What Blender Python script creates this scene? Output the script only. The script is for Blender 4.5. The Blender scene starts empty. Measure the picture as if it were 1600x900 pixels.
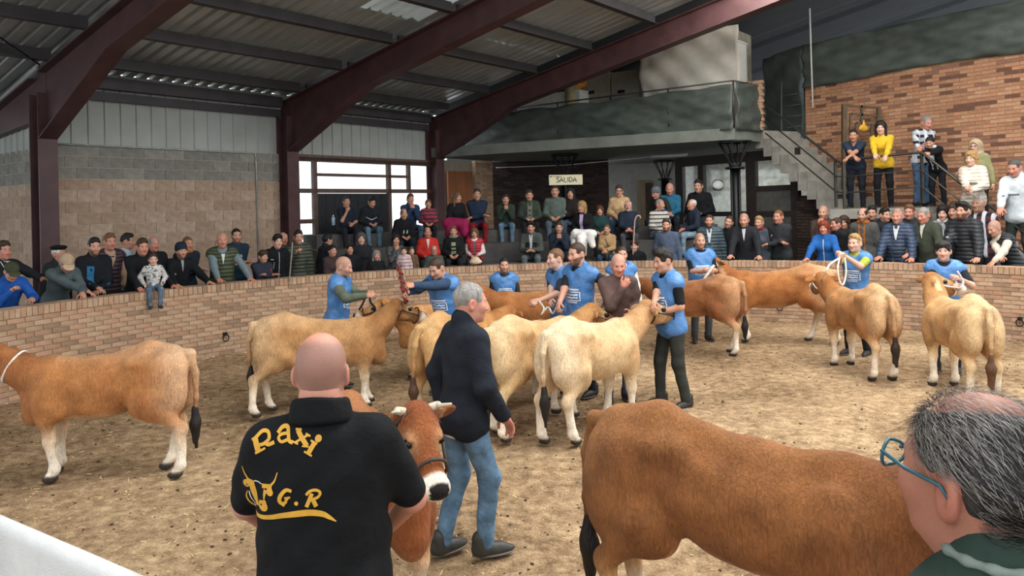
import bpy, bmesh, math, random
import numpy as np
from mathutils import Vector, Matrix
from mathutils.bvhtree import BVHTree
SC = bpy.context.scene
COL = SC.collection
rnd = random.Random(7)
# ------------------------------------------------------------------ camera, sky, lights, exposure
F, CX, HY, CAMZ, ROLL = 1200.0, 800.0, 325.0, 2.22, 0.0227
cam = bpy.data.cameras.new('camera')
cam_o = bpy.data.objects.new('camera', cam); COL.objects.link(cam_o)
cam.sensor_fit = 'HORIZONTAL'; cam.sensor_width = 36.0; cam.lens = 36.0*F/1600.0
cam.shift_y = -(450.0-HY)/1600.0
cam.clip_start = .05; cam.clip_end = 200
cs, sn = math.cos(ROLL), math.sin(ROLL)
cam_o.matrix_world = Matrix(((cs, sn, 0, 0), (0, 0, -1, 0), (-sn, cs, 0, CAMZ), (0, 0, 0, 1)))
SC.camera = cam_o
w = bpy.data.worlds.new('sky'); SC.world = w; w.use_nodes = True
w.node_tree.nodes['Background'].inputs[0].default_value = (.93, .97, 1, 1)
w.node_tree.nodes['Background'].inputs[1].default_value = 1.5
SC.view_settings.view_transform = 'Standard'; SC.view_settings.look = 'None'
SC.view_settings.gamma = 1.0; SC.view_settings.use_curve_mapping = False
SC.view_settings.exposure = 0.3
def area(name, loc, rot, size, size_y, power, color):
    l = bpy.data.lights.new(name, 'AREA'); l.shape = 'RECTANGLE'; l.size = size; l.size_y = size_y
    l.energy = power; l.color = color
    o = bpy.data.objects.new(name, l); COL.objects.link(o); o.location = loc; o.rotation_euler = rot
    return o
area('overhead_fill', (3.2, 6.2, 6.9), (0, 0, math.radians(38)), 9, 3.2, 520, (1, .97, .92))  # area light added out of view to brighten the ring from above
area('overhead_fill', (6.2, 11.0, 6.6), (0, 0, math.radians(38)), 5, 2.5, 230, (1, .95, .88))  # second added overhead light, for the far side of the ring
area('gallery_fill', (4.5, 14.2, 6.55), (math.radians(48), 0, math.radians(27)), 3, .5, 150, (1, .97, .92))  # unseen area light added to brighten the goods on the gallery
# ------------------------------------------------------------------ geometry helpers
def pix(x, y, d):
    u = (x-CX)/F; v = -(y-HY)/F
    return np.array([(u*cs+v*sn)*d, d, CAMZ+(-u*sn+v*cs)*d])
RC = np.array([1.5, 7.0]); RR = 8.0; WALLH = 1.12
def ring_d(x, r):
    u = (x-CX)/F
    a = u*u+1; b = -2*(u*RC[0]+RC[1]); c = RC@RC-r*r
    return (-b+math.sqrt(b*b-4*a*c))/(2*a)
def cap(a, b, ra, rb, k=.04, op=0): return (op, 0, k, np.array(a, float), np.array(b, float), ra, rb)
def ell(c, r, R=None, k=.04, op=0): return (op, 1, k, np.array(c, float), np.array(r if hasattr(r, '__len__') else (r, r, r), float), R, 0)
def pln(n, c, k=.004): n = np.array(n, float); return (2, 2, k, n/np.linalg.norm(n), c, 0, 0)
def pd(p, P):
    t = p[1]
    if t == 0:
        a, b, ra, rb = p[3:7]; ba = b-a; l2 = max(ba@ba, 1e-9)
        q = P-a; h = np.clip((q@ba)/l2, 0, 1)
        return np.sqrt(((q-h[..., None]*ba)**2).sum(-1))-(ra+h*(rb-ra))
    if t == 1:
        q = P-p[3]
        if p[5] is not None: q = q@p[5]
        r = p[4]; k0 = np.sqrt(((q/r)**2).sum(-1)); k1 = np.sqrt(((q/(r*r))**2).sum(-1))
        return k0*(k0-1)/np.maximum(k1, 1e-6)
    return p[4]-P@p[3]
def bounds(p):
    if p[1] == 0:
        return np.minimum(p[3]-p[5], p[4]-p[6]), np.maximum(p[3]+p[5], p[4]+p[6])
    r = p[4] if p[5] is None else np.sqrt(((p[5]*p[4])**2).sum(1))
    return p[3]-r, p[3]+r
def nets(prims, res, fold=0, seed=0, ff=1.0):
    """Smooth union of tapered capsules and ellipsoids, meshed as one continuous surface (surface nets)."""
    lo = np.min([bounds(p)[0] for p in prims if p[0] == 0], 0)-.05
    hi = np.max([bounds(p)[1] for p in prims if p[0] == 0], 0)+.05
    n = np.ceil((hi-lo)/res).astype(int)+2
    G = np.full(n, 1.0, np.float32)
    ax = [lo[i]+res*np.arange(n[i]) for i in range(3)]
    for p in prims:
        if p[1] == 2: a, b = lo, hi
        else:
            a, b = bounds(p); m = p[2]+2.5*res; a = a-m; b = b+m
        i0 = np.maximum(((a-lo)/res).astype(int), 0); i1 = np.minimum(((b-lo)/res).astype(int)+2, n)
        if np.any(i1 <= i0): continue
        sl = tuple(slice(i0[i], i1[i]) for i in range(3))
        X, Y, Z = np.meshgrid(ax[0][sl[0]], ax[1][sl[1]], ax[2][sl[2]], indexing='ij')
        d = pd(p, np.stack([X, Y, Z], -1)).astype(np.float32)
        g = G[sl]; k = max(p[2], 1e-4)
        if p[0] == 0:
            h = np.maximum(k-np.abs(g-d), 0)/k; G[sl] = np.minimum(g, d)-h*h*k*.25
        else:
            if p[0] == 1: d = -d
            h = np.maximum(k-np.abs(g-d), 0)/k; G[sl] = np.maximum(g, d)+h*h*k*.25
    if fold:
        X, Y, Z = np.meshgrid(*[q*ff for q in ax], indexing='ij'); s = seed*1.7
        G += (fold*(np.sin(X*17+Z*23+s)*np.sin(Y*21-Z*13+s*2)+.7*np.sin(X*41-Z*29+Y*11+s*3)*np.sin(Y*37+Z*19+s))).astype(np.float32)
    G[0] = G[-1] = 1; G[:, 0] = G[:, -1] = 1; G[:, :, 0] = G[:, :, -1] = 1
    S = G < 0
    c = np.zeros(n-1, np.uint8)
    offs = [(i, j, k) for i in (0, 1) for j in (0, 1) for k in (0, 1)]
    for i, j, k in offs: c += S[i:n[0]-1+i, j:n[1]-1+j, k:n[2]-1+k]
    I = np.argwhere((c > 0) & (c < 8))
    vid = np.full(n-1, -1, np.int32); vid[tuple(I.T)] = np.arange(len(I))
    cv = {o: G[I[:, 0]+o[0], I[:, 1]+o[1], I[:, 2]+o[2]] for o in offs}
    acc = np.zeros((len(I), 3)); cnt = np.zeros(len(I))
    for o in offs:
        for a in range(3):
            if o[a]: continue
            o2 = list(o); o2[a] = 1; g0 = cv[o]; g1 = cv[tuple(o2)]
            m = (g0 < 0) != (g1 < 0); t = np.where(m, g0/np.where(m, g0-g1, 1), 0)
            pt = np.tile(np.array(o, float), (len(I), 1)); pt[:, a] = t
            acc += pt*m[:, None]; cnt += m
    V = lo+res*(I+acc/cnt[:, None])
    Q = []
    for a in range(3):
        b, cc = (a+1) % 3, (a+2) % 3
        s0 = [slice(None)]*3; s1 = [slice(None)]*3; s0[a] = slice(0, -1); s1[a] = slice(1, None)
        e = S[tuple(s0)] != S[tuple(s1)]
        E = np.argwhere(e)
        E = E[(E[:, b] > 0) & (E[:, cc] > 0) & (E[:, b] < n[b]-1) & (E[:, cc] < n[cc]-1)]
        if not len(E): continue
        def g(db, dc):
            q = E.copy(); q[:, b] -= db; q[:, cc] -= dc; return vid[tuple(q.T)]
        q = np.stack([g(0, 0), g(1, 0), g(1, 1), g(0, 1)], 1)
        ins = S[tuple(E.T)]
        q[~ins] = q[~ins][:, ::-1]
        Q.append(q)
    return V, np.concatenate(Q)
def mesh(name, V, Q, col=None, smooth=True, midx=None):
    V = np.asarray(V, np.float32); Q = np.asarray(Q, np.int32)
    me = bpy.data.meshes.new(name); m, s = Q.shape
    me.vertices.add(len(V)); me.vertices.foreach_set('co', V.ravel())
    me.loops.add(m*s); me.loops.foreach_set('vertex_index', Q.ravel())
    me.polygons.add(m); me.polygons.foreach_set('loop_start', np.arange(m, dtype=np.int32)*s)
    me.polygons.foreach_set('use_smooth', np.full(m, smooth))
    if midx is not None: me.polygons.foreach_set('material_index', np.asarray(midx, np.int32))
    me.update(calc_edges=True)
    if col is not None:
        c = np.ones((len(V), 4), np.float32); c[:, :3] = col
        at = me.attributes.new('col', 'FLOAT_COLOR', 'POINT'); at.data.foreach_set('color', c.ravel())
    return me
def link(name, me, parent=None, mat=None, loc=None, **props):
    o = bpy.data.objects.new(name, me); COL.objects.link(o)
    if mat is not None:
        if not me.materials: me.materials.append(mat)
        elif me.materials[0] != mat: o.material_slots[0].link = 'OBJECT'; o.material_slots[0].material = mat
    if parent is not None: o.parent = parent
    if loc is not None: o.location = loc
    for k, v in props.items(): o[k] = v
    return o
def thing(name, label, cat, loc=(0, 0, 0), rz=0, group=None):
    o = bpy.data.objects.new(name, None); COL.objects.link(o); o.empty_display_size = .1
    o.location = loc; o.rotation_euler = (0, 0, rz)
    o['label'] = label; o['category'] = cat
    if group: o['group'] = group
    return o
BOXF = np.array([(0, 3, 2, 1), (4, 5, 6, 7), (0, 1, 5, 4), (1, 2, 6, 5), (2, 3, 7, 6), (3, 0, 4, 7)])
def boxv(c, ex, ey, ez):
    c, ex, ey, ez = (np.array(v, float) for v in (c, ex, ey, ez))
    return np.array([c-ex-ey-ez, c+ex-ey-ez, c+ex+ey-ez, c-ex+ey-ez, c-ex-ey+ez, c+ex-ey+ez, c+ex+ey+ez, c-ex+ey+ez])
class MB:
    """Collects boxes, prisms and tubes into one mesh."""
    def __init__(s): s.v = []; s.f = []; s.n = 0
    def add(s, v, f):
        s.v.append(np.asarray(v, float)); s.f += [tuple(int(i)+s.n for i in q) for q in f]; s.n += len(v); return s
    def box(s, c, ex, ey, ez): return s.add(boxv(c, ex, ey, ez), BOXF)
    def abox(s, x0, x1, y0, y1, z0, z1): return s.box(((x0+x1)/2, (y0+y1)/2, (z0+z1)/2), ((x1-x0)/2, 0, 0), (0, (y1-y0)/2, 0), (0, 0, (z1-z0)/2))
    def bar(s, a, b, wd, h, up=(0, 0, 1)):
        a = np.array(a, float); b = np.array(b, float); t = b-a; L = np.linalg.norm(t); t /= L
        u = np.array(up, float); sd = np.cross(t, u); sd /= np.linalg.norm(sd); u = np.cross(sd, t)
        return s.box((a+b)/2, t*L/2, sd*wd/2, u*h/2)
    def tube(s, pts, r, n=8, closed=False):
        pts = [np.array(p, float) for p in pts]; m = len(pts)
        rr = r if hasattr(r, '__len__') else [r]*m
        vs = []; prev = None
        for i, p in enumerate(pts):
            t = pts[min(i+1, m-1)]-pts[max(i-1, 0)] if not closed else pts[(i+1) % m]-pts[i-1]
            t = t/max(np.linalg.norm(t), 1e-9)
            if prev is None:
                a = np.array((0, 0, 1.)) if abs(t[2]) < .9 else np.array((1., 0, 0))
                u = np.cross(t, a)
            else: u = prev-t*(prev@t)
            u /= max(np.linalg.norm(u), 1e-9); prev = u; v = np.cross(t, u)
            vs += [p+rr[i]*(math.cos(2*math.pi*k/n)*u+math.sin(2*math.pi*k/n)*v) for k in range(n)]
        fs = []
        for i in range(m if closed else m-1):
            j = (i+1) % m
            fs += [(i*n+k, i*n+(k+1) % n, j*n+(k+1) % n, j*n+k) for k in range(n)]
        if not closed: fs += [tuple(range(n))[::-1], tuple((m-1)*n+k for k in range(n))]
        return s.add(vs, fs)
    def prism(s, poly, ext):
        poly = [np.array(p, float) for p in poly]; e = np.array(ext, float); n = len(poly)
        fs = [tuple(range(n))[::-1], tuple(range(n, 2*n))]+[(i, (i+1) % n, (i+1) % n+n, i+n) for i in range(n)]
        return s.add(poly+[p+e for p in poly], fs)
    def me(s, name, smooth=False):
        me = bpy.data.meshes.new(name); me.from_pydata(np.concatenate(s.v).tolist(), [], s.f)
        bm = bmesh.new(); bm.from_mesh(me); bmesh.ops.recalc_face_normals(bm, faces=bm.faces); bm.to_mesh(me); bm.free()
        if smooth: me.polygons.foreach_set('use_smooth', [True]*len(me.polygons))
        me.update(); return me
    def obj(s, name, mat, parent=None, smooth=False, **props): return link(name, s.me(name, smooth), parent, mat, **props)
def spline(pts, n=8):
    P = [np.array(p, float) for p in pts]; P = [2*P[0]-P[1]]+P+[2*P[-1]-P[-2]]; out = []
    for i in range(1, len(P)-2):
        for t in np.linspace(0, 1, n, endpoint=False):
            a, b, c, d = P[i-1:i+3]
            out.append(.5*(2*b+(c-a)*t+(2*a-5*b+4*c-d)*t*t+(3*b-a-3*c+d)*t**3))
    return out+[P[-2]]
# ------------------------------------------------------------------ materials
MATS = {}
def nodes(name):
    m = bpy.data.materials.new(name); m.use_nodes = True; nt = m.node_tree
    return m, nt, nt.nodes['Principled BSDF']
def N(nt, t, **kw):
    n = nt.nodes.new(t)
    for k, v in kw.items():
        if k.startswith('i_'):
            k = k[2:]; k = int(k) if k.isdigit() else k.replace('_', ' ')
            n.inputs[k].default_value = v
        else: setattr(n, k, v)
    return n
def ramp(nt, fac, stops):
    r = N(nt, 'ShaderNodeValToRGB'); e = r.color_ramp.elements
    while len(e) < len(stops): e.new(.5)
    for el, (p, c) in zip(e, stops): el.position = p; el.color = (*c, 1)
    nt.links.new(fac, r.inputs[0]); return r.outputs[0]
def lin(c): return tuple((v/12.92 if v <= .04045 else ((v+.055)/1.055)**2.4) for v in c)
def hexc(h): return lin(tuple(int(h[i:i+2], 16)/255 for i in (0, 2, 4)))
def plain(name, color, rough=.7, metal=0, noise=.25, scale=8, bump=.1, bscale=40, stretch=(1, 1, 1), spec=.4):
    """A procedural surface: mottled colour and fine relief."""
    key = (name, color)
    if key in MATS: return MATS[key]
    c = hexc(color) if isinstance(color, str) else color
    m, nt, b = nodes(name); L = nt.links.new
    tc = N(nt, 'ShaderNodeTexCoord'); mp = N(nt, 'ShaderNodeMapping'); mp.inputs['Scale'].default_value = stretch
    L(tc.outputs['Object'], mp.inputs[0])
    n1 = N(nt, 'ShaderNodeTexNoise', i_Scale=scale, i_Detail=5.0); L(mp.outputs[0], n1.inputs['Vector'])
    L(ramp(nt, n1.outputs['Fac'], [(.3, tuple(v*(1-noise) for v in c)), (.7, tuple(min(1, v*(1+noise)) for v in c))]), b.inputs['Base Color'])
    n2 = N(nt, 'ShaderNodeTexNoise', i_Scale=bscale, i_Detail=3.0); L(mp.outputs[0], n2.inputs['Vector'])
    bp = N(nt, 'ShaderNodeBump', i_Strength=bump, i_Distance=.02); L(n2.outputs['Fac'], bp.inputs['Height']); L(bp.outputs[0], b.inputs['Normal'])
    b.inputs['Roughness'].default_value = rough; b.inputs['Metallic'].default_value = metal
    b.inputs['Specular IOR Level'].default_value = spec
    MATS[key] = m; return m
def cloth(color, kind='plain'):
    """Fabric by kind: plain, puffer, stripes, plaid, denim, knit, shiny, camo."""
    key = ('cloth', color, kind)
    if key in MATS: return MATS[key]
    c = hexc(color)
    m, nt, b = nodes('fabric_'+kind); L = nt.links.new
    tc = N(nt, 'ShaderNodeTexCoord'); O = tc.outputs['Object']
    n1 = N(nt, 'ShaderNodeTexNoise', i_Scale=9.0, i_Detail=4.0); L(O, n1.inputs['Vector'])
    lo, hi = (.62, 1.45) if kind == 'denim' else (.8, 1.2)
    colr = ramp(nt, n1.outputs['Fac'], [(.3, tuple(v*lo for v in c)), (.7, tuple(min(1, v*hi) for v in c))])
    sx = N(nt, 'ShaderNodeSeparateXYZ'); L(O, sx.inputs[0])
    def wave(out, freq, ph=0):
        a = N(nt, 'ShaderNodeMath', operation='MULTIPLY_ADD'); L(out, a.inputs[0]); a.inputs[1].default_value = freq; a.inputs[2].default_value = ph
        s = N(nt, 'ShaderNodeMath', operation='SINE'); L(a.outputs[0], s.inputs[0]); return s.outputs[0]
    def mixc(fac, c1, c2):
        x = N(nt, 'ShaderNodeMix', data_type='RGBA'); L(fac, x.inputs['Factor']); L(c1, x.inputs['A'])
        if isinstance(c2, tuple): x.inputs['B'].default_value = (*c2, 1)
        else: L(c2, x.inputs['B'])
        return x.outputs['Result']
    def gt(o, t):
        g = N(nt, 'ShaderNodeMath', operation='GREATER_THAN'); L(o, g.inputs[0]); g.inputs[1].default_value = t; return g.outputs[0]
    if kind == 'stripes': colr = mixc(gt(wave(sx.outputs[2], 70), .55), colr, hexc('2e3238'))
    if kind == 'plaid':
        colr = mixc(gt(wave(sx.outputs[2], 45), .3), colr, hexc('23262e')); colr = mixc(gt(wave(sx.outputs[0], 45), .3), colr, hexc('c9ccd2'))
    if kind == 'camo':
        n3 = N(nt, 'ShaderNodeTexNoise', i_Scale=28.0); L(O, n3.inputs['Vector']); colr = mixc(gt(n3.outputs['Fac'], .55), colr, hexc('6d6f72'))
    L(colr, b.inputs['Base Color'])
    n2 = N(nt, 'ShaderNodeTexNoise', i_Scale=22.0, i_Detail=6.0, i_Distortion=.6); L(O, n2.inputs['Vector'])
    h = n2.outputs['Fac']
    if kind == 'puffer':
        ab = N(nt, 'ShaderNodeMath', operation='ABSOLUTE'); L(wave(sx.outputs[2], 48), ab.inputs[0])
        pw = N(nt, 'ShaderNodeMath', operation='POWER'); L(ab.outputs[0], pw.inputs[0]); pw.inputs[1].default_value = .5
        ad = N(nt, 'ShaderNodeMath', operation='MULTIPLY_ADD'); L(pw.outputs[0], ad.inputs[0]); ad.inputs[1].default_value = 1.6; L(h, ad.inputs[2]); h = ad.outputs[0]
    bp = N(nt, 'ShaderNodeBump', i_Strength=.55 if kind in ('puffer', 'denim', 'shiny') else .35, i_Distance=.02)
    L(h, bp.inputs['Height']); L(bp.outputs[0], b.inputs['Normal'])
    b.inputs['Roughness'].default_value = .38 if kind == 'shiny' else (.5 if kind == 'puffer' else .85)
    b.inputs['Specular IOR Level'].default_value = .45 if kind in ('shiny', 'puffer') else .2
    MATS[key] = m; return m
def attr_mat(name, rough, bump, bscale, stretch=(1, 1, 1), amt=.12, sheen=0, spec=.4, hair=None):
    if name in MATS: return MATS[name]
    m, nt, b = nodes(name); L = nt.links.new
    at = N(nt, 'ShaderNodeAttribute', attribute_name='col')
    tc = N(nt, 'ShaderNodeTexCoord'); mp = N(nt, 'ShaderNodeMapping'); mp.inputs['Scale'].default_value = stretch; L(tc.outputs['Object'], mp.inputs[0])
    n1 = N(nt, 'ShaderNodeTexNoise', i_Scale=bscale, i_Detail=5.0, i_Distortion=.8 if hair else 0.0); L(mp.outputs[0], n1.inputs['Vector'])
    n2 = N(nt, 'ShaderNodeTexNoise', i_Scale=7.0, i_Detail=4.0); L(tc.outputs['Object'], n2.inputs['Vector'])
    ml = N(nt, 'ShaderNodeMath', operation='ADD'); L(n1.outputs['Fac'], ml.inputs[0]); L(n2.outputs['Fac'], ml.inputs[1])
    mr = N(nt, 'ShaderNodeMapRange'); L(ml.outputs[0], mr.inputs[0])
    for i, v in ((1, .6), (2, 1.4), (3, 1-amt), (4, 1+amt)): mr.inputs[i].default_value = v
    vm = N(nt, 'ShaderNodeVectorMath', operation='SCALE'); L(at.outputs['Color'], vm.inputs[0]); L(mr.outputs[0], vm.inputs['Scale'])
    L(vm.outputs[0], b.inputs['Base Color'])
    bp = N(nt, 'ShaderNodeBump', i_Strength=bump, i_Distance=.012); L(n1.outputs['Fac'], bp.inputs['Height']); L(bp.outputs[0], b.inputs['Normal'])
    b.inputs['Roughness'].default_value = rough; b.inputs['Specular IOR Level'].default_value = spec
    if sheen: b.inputs['Sheen Weight'].default_value = sheen; b.inputs['Sheen Roughness'].default_value = .4
    MATS[name] = m; return m
SKIN = attr_mat('skin', .55, .12, 120, amt=.08, spec=.35)
COAT = attr_mat('cattle_coat', .78, 1.0, 30, (2.6, 2.6, .8), amt=.42, sheen=.05, spec=.18, hair=True)
# ------------------------------------------------------------------ the hall
UP = np.array([0, 0, 1.0])
A0 = np.array([-8.09, 13.2]); WD = np.array([.62, .784]); WD = WD/np.linalg.norm(WD); ND = np.array([WD[1], -WD[0]])
def B(s, t, z=0): p = A0+s*WD+t*ND; return np.array([p[0], p[1], z])
def PX(x, d, z=0): return np.array([(x-CX)/F*d, d, z])
W3 = np.array([*WD, 0]); N3 = np.array([*ND, 0])
m_steel = plain('painted_steel', '4c3233', .5, noise=.25, scale=3, bump=.06)
m_steel2 = plain('dark_steel', '3d3a3c', .5, noise=.2, scale=3, bump=.05)
m_zinc = plain('zinc_sheet', 'c2c9c8', .38, .45, noise=.14, scale=1.2, bump=.05, stretch=(1, 1, 1))
m_clad = plain('pale_cladding', 'a3a8a3', .6, noise=.1, scale=2, bump=.04)
m_mortar = plain('mortar', 'b39a82', .95, noise=.2, scale=14, bump=.3)
m_conc = plain('concrete', '8f8b82', .9, noise=.2, scale=5, bump=.25)
m_dconc = plain('dark_concrete', '4c4a48', .85, noise=.25, scale=4, bump=.2)
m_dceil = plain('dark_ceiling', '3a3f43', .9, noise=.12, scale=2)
m_tarp = plain('green_tarpaulin', '474f49', .6, noise=.22, scale=3, bump=.25, bscale=9)
m_black = plain('black_iron', '17191b', .45, .3, noise=.2)
m_white = plain('white_paint', 'd8d6ce', .6, noise=.08)
m_dframe = plain('dark_timber', '2c2321', .55, noise=.3, scale=6, stretch=(1, 1, 6))
m_rail = plain('railing_steel', '45443f', .35, .6, noise=.15)
# dirt floor of the ring, gently uneven
def vnoise(X, Y, f, seed):
    r = np.random.RandomState(seed); T = r.rand(64, 64); x = X*f; y = Y*f
    i = np.floor(x).astype(int); j = np.floor(y).astype(int); u = x-i; v = y-j; u = u*u*(3-2*u); v = v*v*(3-2*v)
    g = lambda a, b: T[a % 64, b % 64]
    return (g(i, j)*(1-u)+g(i+1, j)*u)*(1-v)+(g(i, j+1)*(1-u)+g(i+1, j+1)*u)*v-.5
def dirt_z(X, Y): return vnoise(X, Y, .7, 1)*.05+vnoise(X, Y, 2.3, 2)*.04+vnoise(X, Y, 6.1, 3)*.03+vnoise(X, Y, 13., 4)*.018-.012
g = 270; xs = np.linspace(-6.65, 9.65, g); ys = np.linspace(-1.2, 15.1, g); X, Y = np.meshgrid(xs, ys)
ok = np.hypot(X-RC[0], Y-RC[1]) < RR+.06
V = np.stack([X, Y, dirt_z(X, Y)], -1).reshape(-1, 3)
I = np.arange(g*g).reshape(g, g); Q = np.stack([I[:-1, :-1], I[:-1, 1:], I[1:, 1:], I[1:, :-1]], -1).reshape(-1, 4)
Q = Q[ok.ravel()[Q].all(1)]
m, nt, b = nodes('ring_dirt'); L = nt.links.new
tc = N(nt, 'ShaderNodeTexCoord'); O = tc.outputs['Object']
n1 = N(nt, 'ShaderNodeTexNoise', i_Scale=.55, i_Detail=6.0); n2 = N(nt, 'ShaderNodeTexNoise', i_Scale=9.0, i_Detail=8.0, i_Roughness=.7)
n3 = N(nt, 'ShaderNodeTexNoise', i_Scale=60.0, i_Detail=4.0); n4 = N(nt, 'ShaderNodeTexVoronoi', i_Scale=26.0)
for q in (n1, n2, n3, n4): L(O, q.inputs['Vector'])
ad = N(nt, 'ShaderNodeMath', operation='MULTIPLY_ADD'); L(n1.outputs[0], ad.inputs[0]); ad.inputs[1].default_value = .8; L(n2.outputs[0], ad.inputs[2])
ad2 = N(nt, 'ShaderNodeMath', operation='MULTIPLY_ADD'); L(n3.outputs[0], ad2.inputs[0]); ad2.inputs[1].default_value = .45; L(ad.outputs[0], ad2.inputs[2])
L(ramp(nt, ad2.outputs[0], [(.72, hexc('5d4b39')), (.98, hexc('9a7f61')), (1.0, hexc('a68a6a')), (1.0, hexc('b89a76'))]), b.inputs['Base Color'])
nt.nodes[-1].color_ramp.elements[2].position = .99
mr = N(nt, 'ShaderNodeMapRange'); L(ad2.outputs[0], mr.inputs[0]); mr.inputs[1].default_value = .75; mr.inputs[2].default_value = 1.45
L(ramp(nt, mr.outputs[0], [(.05, hexc('3f3122')), (.36, hexc('7d664c')), (.6, hexc('a08566')), (.95, hexc('cdb28c'))]), b.inputs['Base Color'])
bp = N(nt, 'ShaderNodeBump', i_Strength=.9, i_Distance=.03); L(ad2.outputs[0], bp.inputs['Height']); L(bp.outputs[0], b.inputs['Normal'])
b.inputs['Roughness'].default_value = .97; b.inputs['Specular IOR Level'].default_value = .1
link('floor', mesh('floor', V, Q), None, m, kind='structure')
# straw and clods trodden into the dirt
r = np.random.RandomState(11); sv = []; sf = []; k = 0
for i in range(4200):
    d = 1.8+11*r.rand()**1.1; x = (r.rand()-.5)*1.5*d; p = np.array([x, d])
    if np.hypot(*(p-RC)) > 7.9: continue
    z = float(dirt_z(np.array([x]), np.array([d]))[0]); a = r.rand()*6.28
    if r.rand() < .55:
        l = .01+.03*r.rand()**3; wd = .0018+.0018*r.rand(); t = np.array([math.cos(a), math.sin(a), .1*r.randn()]); q = np.array([-t[1], t[0], 0])
        sv.append(boxv((x, d, z+.004), t*l, q*wd, (0, 0, .002))); sf.append(0)
    else:
        s = .004+.009*r.rand()**2; t = np.array([math.cos(a), math.sin(a), 0]); q = np.array([-t[1], t[0], 0])
        sv.append(boxv((x, d, z+.003), t*s, q*s*.7, (0, 0, s*.55))*[1, 1, 1]+r.randn(8, 3)*s*.15); sf.append(1)
for nm, kk, mm in (('straw_litter', 0, plain('straw', 'd3bd8c', .8, noise=.3)), ('dirt_clods', 1, plain('clod', '4a3a2a', .95, noise=.3))):
    vv = [v for v, f in zip(sv, sf) if f == kk]; n = len(vv)
    o = link(nm, mesh(nm, np.concatenate(vv), np.concatenate([BOXF+8*i for i in range(n)]), smooth=False), None, mm, kind='stuff')
    o['label'] = 'pale straw bits trodden into the brown ring dirt' if kk == 0 else 'dark clods scattered over the brown ring dirt'; o['category'] = 'straw' if kk == 0 else 'dirt'
# floor outside the ring
n = 96; an = np.linspace(0, 2*math.pi, n, endpoint=False)
V = np.concatenate([np.stack([RC[0]+q*np.cos(an), RC[1]+q*np.sin(an), np.full(n, .2)], 1) for q in (8.15, 22.0)])
Q = [(i, (i+1) % n, n+(i+1) % n, n+i) for i in range(n)]
link('floor_surround', mesh('floor_surround', V, np.array(Q)[:, ::-1], smooth=False), None, m_dconc, kind='structure')
# ------------------------------------------------------------------ masonry: each brick a piece
def brick_mats(name, cols, **kw): return [plain(name+'_'+str(i), c, .9, noise=.16, scale=12, bump=.3, bscale=60, **kw) for i, c in enumerate(cols)]
def masonry(parent, cells, mats, wts, part, nmax, bev=.0):
    """cells: (score, centre, ex, ey, ez). The best-scored nmax become single pieces sharing mesh data, the rest one joined piece."""
    cells = sorted(cells, key=lambda c: c[0]); cache = {}; r = random.Random(len(cells)); rest = []
    for i, (s, c, ex, ey, ez) in enumerate(cells):
        mi = r.choices(range(len(mats)), wts)[0] if not isinstance(s, tuple) else s[1]
        if i < nmax:
            L = tuple(round(float(np.linalg.norm(v)), 4) for v in (ex, ey, ez))
            key = (mi, L)
            if key not in cache:
                me = mesh(part, boxv((0, 0, 0), (L[0], 0, 0), (0, L[1], 0), (0, 0, L[2])), BOXF, smooth=False); me.materials.append(mats[mi]); cache[key] = me
            o = bpy.data.objects.new(part, cache[key]); COL.objects.link(o); o.parent = parent
            M = np.eye(4); M[:3, 0] = ex/L[0]; M[:3, 1] = ey/L[1]; M[:3, 2] = ez/L[2]; M[:3, 3] = c
            o.matrix_local = Matrix(M.tolist())
        else: rest.append((mi, boxv(c, ex, ey, ez)))
    if rest:
        me = mesh(part+'work', np.concatenate([v for _, v in rest]), np.concatenate([BOXF+8*i for i in range(len(rest))]), smooth=False, midx=np.repeat([a for a, _ in rest], 6))
        for q in mats: me.materials.append(q)
        link(part+'work', me, parent, None, kind='stuff')
# ring wall
a0, a1 = math.radians(14), math.radians(186); n = 140; an = np.linspace(a0, a1, n)
prof = [(RR+.012, -.05), (RR+.012, WALLH-.02), (RR+.25, WALLH-.02), (RR+.25, -.05)]
V = np.array([[RC[0]+q*math.cos(a), RC[1]+q*math.sin(a), z] for a in an for q, z in prof])
Q = [(i*4+j, i*4+(j+1) % 4, i*4+4+(j+1) % 4, i*4+4+j) for i in range(n-1) for j in range(4)]
ring = link('wall_ring', mesh('wall_ring', V, np.array(Q)[:, ::-1], smooth=False), None, m_mortar, kind='structure')
ringm = brick_mats('ring_brick', ['b3967c', 'ae9075', 'b99c81', '957b64', 'a9866b', 'b69176'])
cells = []; rows = 15; ch = (WALLH-.115)/rows; bl = .245; nb = int((a1-a0)*RR/bl); r = random.Random(3)
for row in range(rows):
    for i in range(nb):
        a = a0+(i+(.5 if row % 2 else 0)+.5)*(a1-a0)/nb; q = RR+.05-r.random()*.004
        t = np.array([-math.sin(a), math.cos(a), 0]); nn = np.array([math.cos(a), math.sin(a), 0])
        c = np.array([RC[0]+q*nn[0], RC[1]+q*nn[1], (row+.5)*ch]); dx = c[0]/c[1]
        s = np.hypot(c[0], c[1])+(100 if abs(dx) > .7 else 0)+(4 if -.28 < dx < .55 else 0)+(2 if row < 3 else 0)
        cells.append((s, c, t*(bl/2-.006), nn*.05, UP*(ch/2-.0055)))
masonry(ring, cells, ringm, (5, 4, 4, 3, 3, 3), 'brick', 300)
cells = []; nb = int((a1-a0)*RR/.078)
for i in range(nb):
    a = a0+(i+.5)*(a1-a0)/nb; t = np.array([-math.sin(a), math.cos(a), 0]); nn = np.array([math.cos(a), math.sin(a), 0]); q = RR+.125
    cells.append((0, np.array([RC[0]+q*nn[0], RC[1]+q*nn[1], WALLH-.055]), t*.0345, nn*.14, UP*(.055+r.random()*.002)))
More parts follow.
